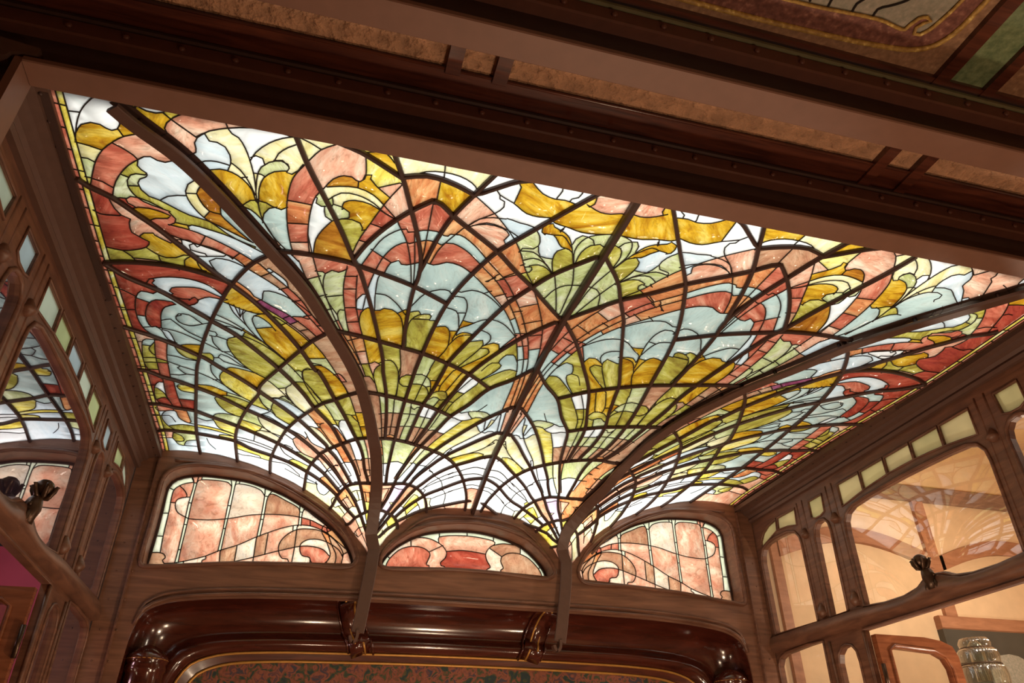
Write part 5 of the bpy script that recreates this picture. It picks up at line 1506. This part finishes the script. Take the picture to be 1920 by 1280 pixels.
finial(-1, 'dark bronze foliate finial on the transom before the left reflecting glass')
finial(1, 'dark bronze foliate finial on the transom before the right clear glass')

# ---------------------------------------------------------------- riveted girders and front ceiling
def girder(yc, lab, u0, u1, green, ul=-1.6):
    g = empty('riveted_girder', V(0, yc, .978), lab, 'girder', 'riveted iron girders')
    MB().bevbox((u0, yc-.026, .980), (u1, yc+.026, .992), .002).build('bottom_flange', SOFFIT, g)
    MB().box((ul, yc-.007, .992), (u1, yc+.007, 1.10)).build('web', IRON_DARK, g)
    MB().bevbox((ul, yc-.030, 1.058), (u1, yc+.030, 1.092), .003).build('angle_iron', IRON_RED, g)
    MB().bevbox((ul, yc-.034, 1.092), (u1, yc+.034, 1.104), .003).build('top_flange', GREEN_EDGE if green else IRON_DARK, g)
    n = int((u1-u0)/.0855)
    for sd in (-1, 1):
        r0 = None
        for q in range(n):
            if r0 is None: r0 = MB().lathe(V(u0+.04+q*.0855, yc+sd*.030, 1.075), dome(.011, .010), 8, Vector((0, sd, 0))).build('rivet', IRON_RED, g, True)
            else:
                r = r0.copy(); SC.collection.objects.link(r); r.parent = g; r.location = (q*.0855*S, 0, 0)
IRON_RED = plain('red_brown_painted_iron', rgb(96, 56, 42), 0.5, 0, 0.1, 30)
GREEN_EDGE = plain('green_painted_edge', rgb(104, 100, 72), 0.5, 0, 0.1, 30)
girder(.927, 'brown riveted girder that carries the front edge of the stained glass ceiling', -1.075, 1.6, False)
girder(.680, 'brown riveted girder with a green top edge across the front room ceiling', -1.6, 1.6, True)
post = empty('iron_post', V(-1.09, .93, -.9), 'light brown iron post under the left end of the glass ceiling girder', 'post')
MB().box((-1.088, .904, -.9), (-1.076, .956, .990)).build('flange', SOFFIT, post)
MB().box((-1.12, .922, -.9), (-1.088, .936, .990)).build('web', IRON_DARK, post)

ce = empty('ceiling', V(0, .8, 1.10), 'brown panelled ceiling of the front room with boards and embossed panels', None, None, 'structure')
MB().box((-1.6, .843, 1.104), (1.6, .90, 1.116)).build('board', MAHOGANY_BOARD, ce)
MB().box((-1.6, .71, 1.104), (1.6, .728, 1.116)).build('board', MAHOGANY_BOARD, ce)
MB().tube([V(-1.6, .843, 1.106), V(1.6, .843, 1.106)], .006, Vector((0, 0, 1)), 6).build('moulding', MAHOGANY_BOARD, ce, True)
xs = [-1.6, -1.30, -1.21, -.4375, -.4025, -.349, -.315, .449, .477, .536, .566, 1.3, 1.6]
for x in (-.417, -.332, .463, .551):
    MB().bevbox((x-.013, .72, 1.098), (x+.013, .85 if x < 0 else .9, 1.116), .003).build('divider', MAHOGANY_BOARD, ce)
for a, b in ((-1.6, -.43), (-.404, -.345), (-.319, .45), (.476, .538), (.564, 1.6)):
    MB().box((a, .72, 1.112), (b, .85, 1.12)).build('embossed_panel', PLASTER, ce)
# painted ceiling panels beyond the second girder
def painted(cols, sparkle):
    m, nt, out = new_mat('painted_'+cols[0])
    b = N(nt, 'ShaderNodeBsdfPrincipled'); nt.links.new(b.outputs[0], out.inputs[0]); b.inputs['Roughness'].default_value = .55
    tc = N(nt, 'ShaderNodeTexCoord'); n1 = N(nt, 'ShaderNodeTexNoise'); n1.inputs['Scale'].default_value = 60; n1.inputs['Detail'].default_value = 3
    nt.links.new(tc.outputs['Object'], n1.inputs[0])
    nt.links.new(ramp(nt, n1.outputs[0], [(.35, cols[1]), (.6, cols[2]), (.74, sparkle)]), b.inputs['Base Color'])
    bp = N(nt, 'ShaderNodeBump'); bp.inputs['Strength'].default_value = .5; bp.inputs['Distance'].default_value = .004
    nt.links.new(n1.outputs[0], bp.inputs['Height']); nt.links.new(bp.outputs[0], b.inputs['Normal'])
    return m
MAROON = painted(('maroon', rgb(104, 62, 54), rgb(134, 86, 74)), rgb(170, 122, 106))
TAUPE = painted(('taupe', rgb(136, 102, 76), rgb(160, 122, 92)), rgb(180, 146, 112))
SAGE = painted(('sage', rgb(140, 138, 122), rgb(160, 152, 136)), rgb(176, 164, 150))
MOSS = painted(('moss', rgb(98, 116, 80), rgb(122, 138, 98)), rgb(140, 154, 116))
LEAFGILT = painted(('gilt', rgb(160, 122, 60), rgb(200, 162, 84)), rgb(250, 226, 140))
ZC = 1.125
MB().box((-1.6, -.4, ZC), (.40+.035, .66, ZC+.01)).build('painted_panel', TAUPE, ce)
MB().box((.555, -.4, ZC), (1.6, .66, ZC+.01)).build('painted_panel', TAUPE, ce)
MB().box((.455, -.4, ZC-.002), (.54, .66, ZC+.01)).build('green_band', MOSS, ce)
for a, b in ((.430, .458), (.536, .560)): MB().box((a, -.4, ZC-.012), (b, .66, ZC+.01)).build('batten', MAHOGANY_BOARD, ce)
MB().box((-1.6, .640, ZC-.010), (1.6, .672, ZC+.01)).build('batten', MAHOGANY_BOARD, ce)
def flat(poly, z, name, mat, th=.003):
    return plate(poly, [], lambda x, y: V(x, y, z), lambda x, y: V(x, y, z+th)).build(name, mat, ce)
mar = [(-.5, .616), (.05, .622), (.30, .612), (.352, .604), (.380, .590), (.398, .560), (.404, .51), (.408, .2), (.365, .2), (.366, .50), (.360, .54), (.352, .566), (.344, .576), (.333, .578), (.326, .570), (.330, .556), (.342, .552), (.344, .548), (.332, .545), (.320, .551), (.315, .563), (.312, .574), (.26, .570), (.10, .578), (-.5, .572)]
flat(mar, ZC-.003, 'maroon_border', MAROON)
flat([(-.5, .572), (.10, .578), (.26, .570), (.312, .574), (.315, .563), (.320, .551), (.332, .545), (.342, .548), (.345, .552), (.332, .557), (.327, .570), (.333, .578), (.344, .576), (.352, .566), (.360, .54), (.366, .50), (.366, .2), (-.5, .2)], ZC-.0015, 'sage_field', SAGE)
gl = [(-.5, .572), (.10, .578), (.26, .570), (.312, .574), (.315, .563), (.320, .551), (.332, .545), (.343, .549), (.334, .556), (.328, .566), (.333, .577), (.344, .576), (.352, .566), (.360, .54), (.366, .50), (.366, .2)]
MB().tube([V(x, y, ZC-.004) for x, y in spline(gl, .01)], .006, Vector((0, 0, 1)), 6).build('gilt_outline', LEAFGILT, ce, True)
gl2 = [(-.5, .616), (.05, .622), (.30, .612), (.352, .604), (.380, .590), (.398, .560), (.404, .51), (.408, .2)]
MB().tube([V(x, y, ZC-.004) for x, y in spline(gl2, .01)], .009, Vector((0, 0, 1)), 6).build('gilt_outline', LEAFGILT, ce, True)
for x0, x1 in ((.245, .285), (.205, .222), (.160, .165), (.125, .125)):
    MB().tube([V(x, y, ZC-.003) for x, y in spline([(x0, .572), (x0-.002, .555), ((x0+x1)/2, .54), (x1, .52), (x1+.004, .42)], .01)], .0035, Vector((0, 0, 1)), 5).build('painted_line', LEAD, ce)
MB().box((-1.7, -1.6, 1.30), (1.7, .93, 1.34)).build('ceiling_slab', DUSK, ce)

# ---------------------------------------------------------------- the rooms beyond the screens, floor, front room
fl = MB().box((-3.0, -1.6, -.92), (3.4, 3.2, -.889)).build('floor', FLOOR); tag(fl, 'wooden floor below the rooms', None, None, 'structure')
rm = empty('wall_far_right', V(2.2, 2.95, -.9), 'beige walls and tan timber arches of the room beyond the right screen', None, None, 'structure')
MB().box((1.18, 2.95, -.9), (3.4, 3.0, 1.7)).build('back_panel', BEIGE, rm)
MB().box((3.3, -.2, -.9), (3.4, 3.0, 1.7)).build('side_panel', BEIGE, rm)
MB().box((1.18, -.2, 1.7), (3.4, 3.0, 1.74)).build('ceiling_panel', BEIGE, rm)
MB().box((1.18, -.25, -.9), (3.4, -.2, 1.7)).build('front_panel', BEIGE, rm)
MB().bevbox((1.5, 2.925, 1.315), (3.4, 2.95, 1.40), .006).build('frieze_beam', GREY_TIMBER, rm)
MB().box((2.36, 2.93, .66), (2.425, 2.95, 1.315)).build('wall_post', TAN_TIMBER, rm)
MB().box((1.49, 2.93, -.9), (1.535, 2.95, 1.06)).build('wall_post', TAN_TIMBER, rm)
for c, h in ((1.95, .42), (2.86, .42)):
    pts = [(c-h+h*2*q/16, 1.045+.10*math.sin(math.pi*q/16)) for q in range(17)]
    vs = [V(x, yy, z+dz) for x, z in pts for yy, dz in ((2.925, 0), (2.925, -.07), (2.95, -.07), (2.95, 0))]
    MB().add(vs, [(i*4+q, i*4+(q+1) % 4, i*4+4+(q+1) % 4, i*4+4+q) for i in range(16) for q in range(4)]).build('arch_band', TAN_TIMBER, rm)
MB().bevbox((2.30, 2.912, .695), (3.4, 2.95, .755), .006).build('dado_rail', TAN_TIMBER, rm)
MB().lathe(V(1.98, 2.55, -.9), [(.30, 0), (.30, 2.2), (.31, 2.25), (.30, 2.3)], 32).build('rounded_pier', TAN_TIMBER, rm, True)
MB().box((2.30, 2.915, -.9), (3.3, 2.95, .695)).build('dark_panel', DARK_PANEL, rm)
for c in (2.62, 3.0):
    vs = [(c-.13, .30), (c+.13, .30), (c+.13, .52), (c+.10, .565), (c+.05, .59), (c, .597), (c-.05, .59), (c-.10, .565), (c-.13, .52)]
    plate(vs, [], lambda u, z: V(u, 2.905, z), lambda u, z: V(u, 2.914, z)).build('arched_panel', SAGE, rm)
gl = empty('glass_lantern', V(2.075, 2.55, .20), 'ribbed clear glass lantern in the room beyond, right of the open casement sash', 'lamp')
pc = V(2.075, 2.55, .20); hz = lambda z: (z-.20)*S
for z0, z1, r0 in ((.40, .475, .155), (.48, .535, .135), (.54, .575, .105)):
    MB().lathe(pc, [(r0*.96, hz(z0)), (r0, hz(z0+.01)), (r0*1.02, hz((z0+z1)/2)), (r0*.97, hz(z1-.01)), (r0*.86, hz(z1))], 28).build('glass_ring', LANTERN, gl, True)
    MB().tube([pc+Vector((r0*math.cos(a), r0*math.sin(a), hz(z0)-.004)) for a in [q/28*2*math.pi for q in range(28)]], .004, Vector((0, 0, 1)), 6, True).build('metal_ring', BRONZE, gl, True)
MB().lathe(pc, [(.15, 0), (.155, hz(.39)), (.10, hz(.40))], 24).build('glass_body', LANTERN, gl, True)
MB().lathe(pc, [(.05, hz(.42)), (.05, hz(.55)), (.02, hz(.57))], 12).build('inner_glass', LANTERN, gl, True)
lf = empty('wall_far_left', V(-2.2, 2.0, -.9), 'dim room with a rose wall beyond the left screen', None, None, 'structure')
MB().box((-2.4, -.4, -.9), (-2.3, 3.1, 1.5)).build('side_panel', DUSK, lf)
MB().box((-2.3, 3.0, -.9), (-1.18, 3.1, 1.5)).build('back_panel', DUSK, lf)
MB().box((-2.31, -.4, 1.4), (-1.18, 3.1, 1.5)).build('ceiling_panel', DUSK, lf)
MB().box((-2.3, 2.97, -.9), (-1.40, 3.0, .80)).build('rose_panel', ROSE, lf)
fw = empty('wall_front', V(0, -1.5, -.9), 'plain walls of the front room behind the viewer', None, None, 'structure')
MB().box((-1.9, -1.6, -.9), (1.9, -1.5, 1.3)).build('end_panel', TAUPE, fw)
MB().box((-1.9, -1.5, -.9), (-1.8, .85, 1.3)).build('side_panel', TAUPE, fw)
MB().box((1.8, -1.5, -.9), (1.9, .85, 1.3)).build('side_panel', TAUPE, fw)
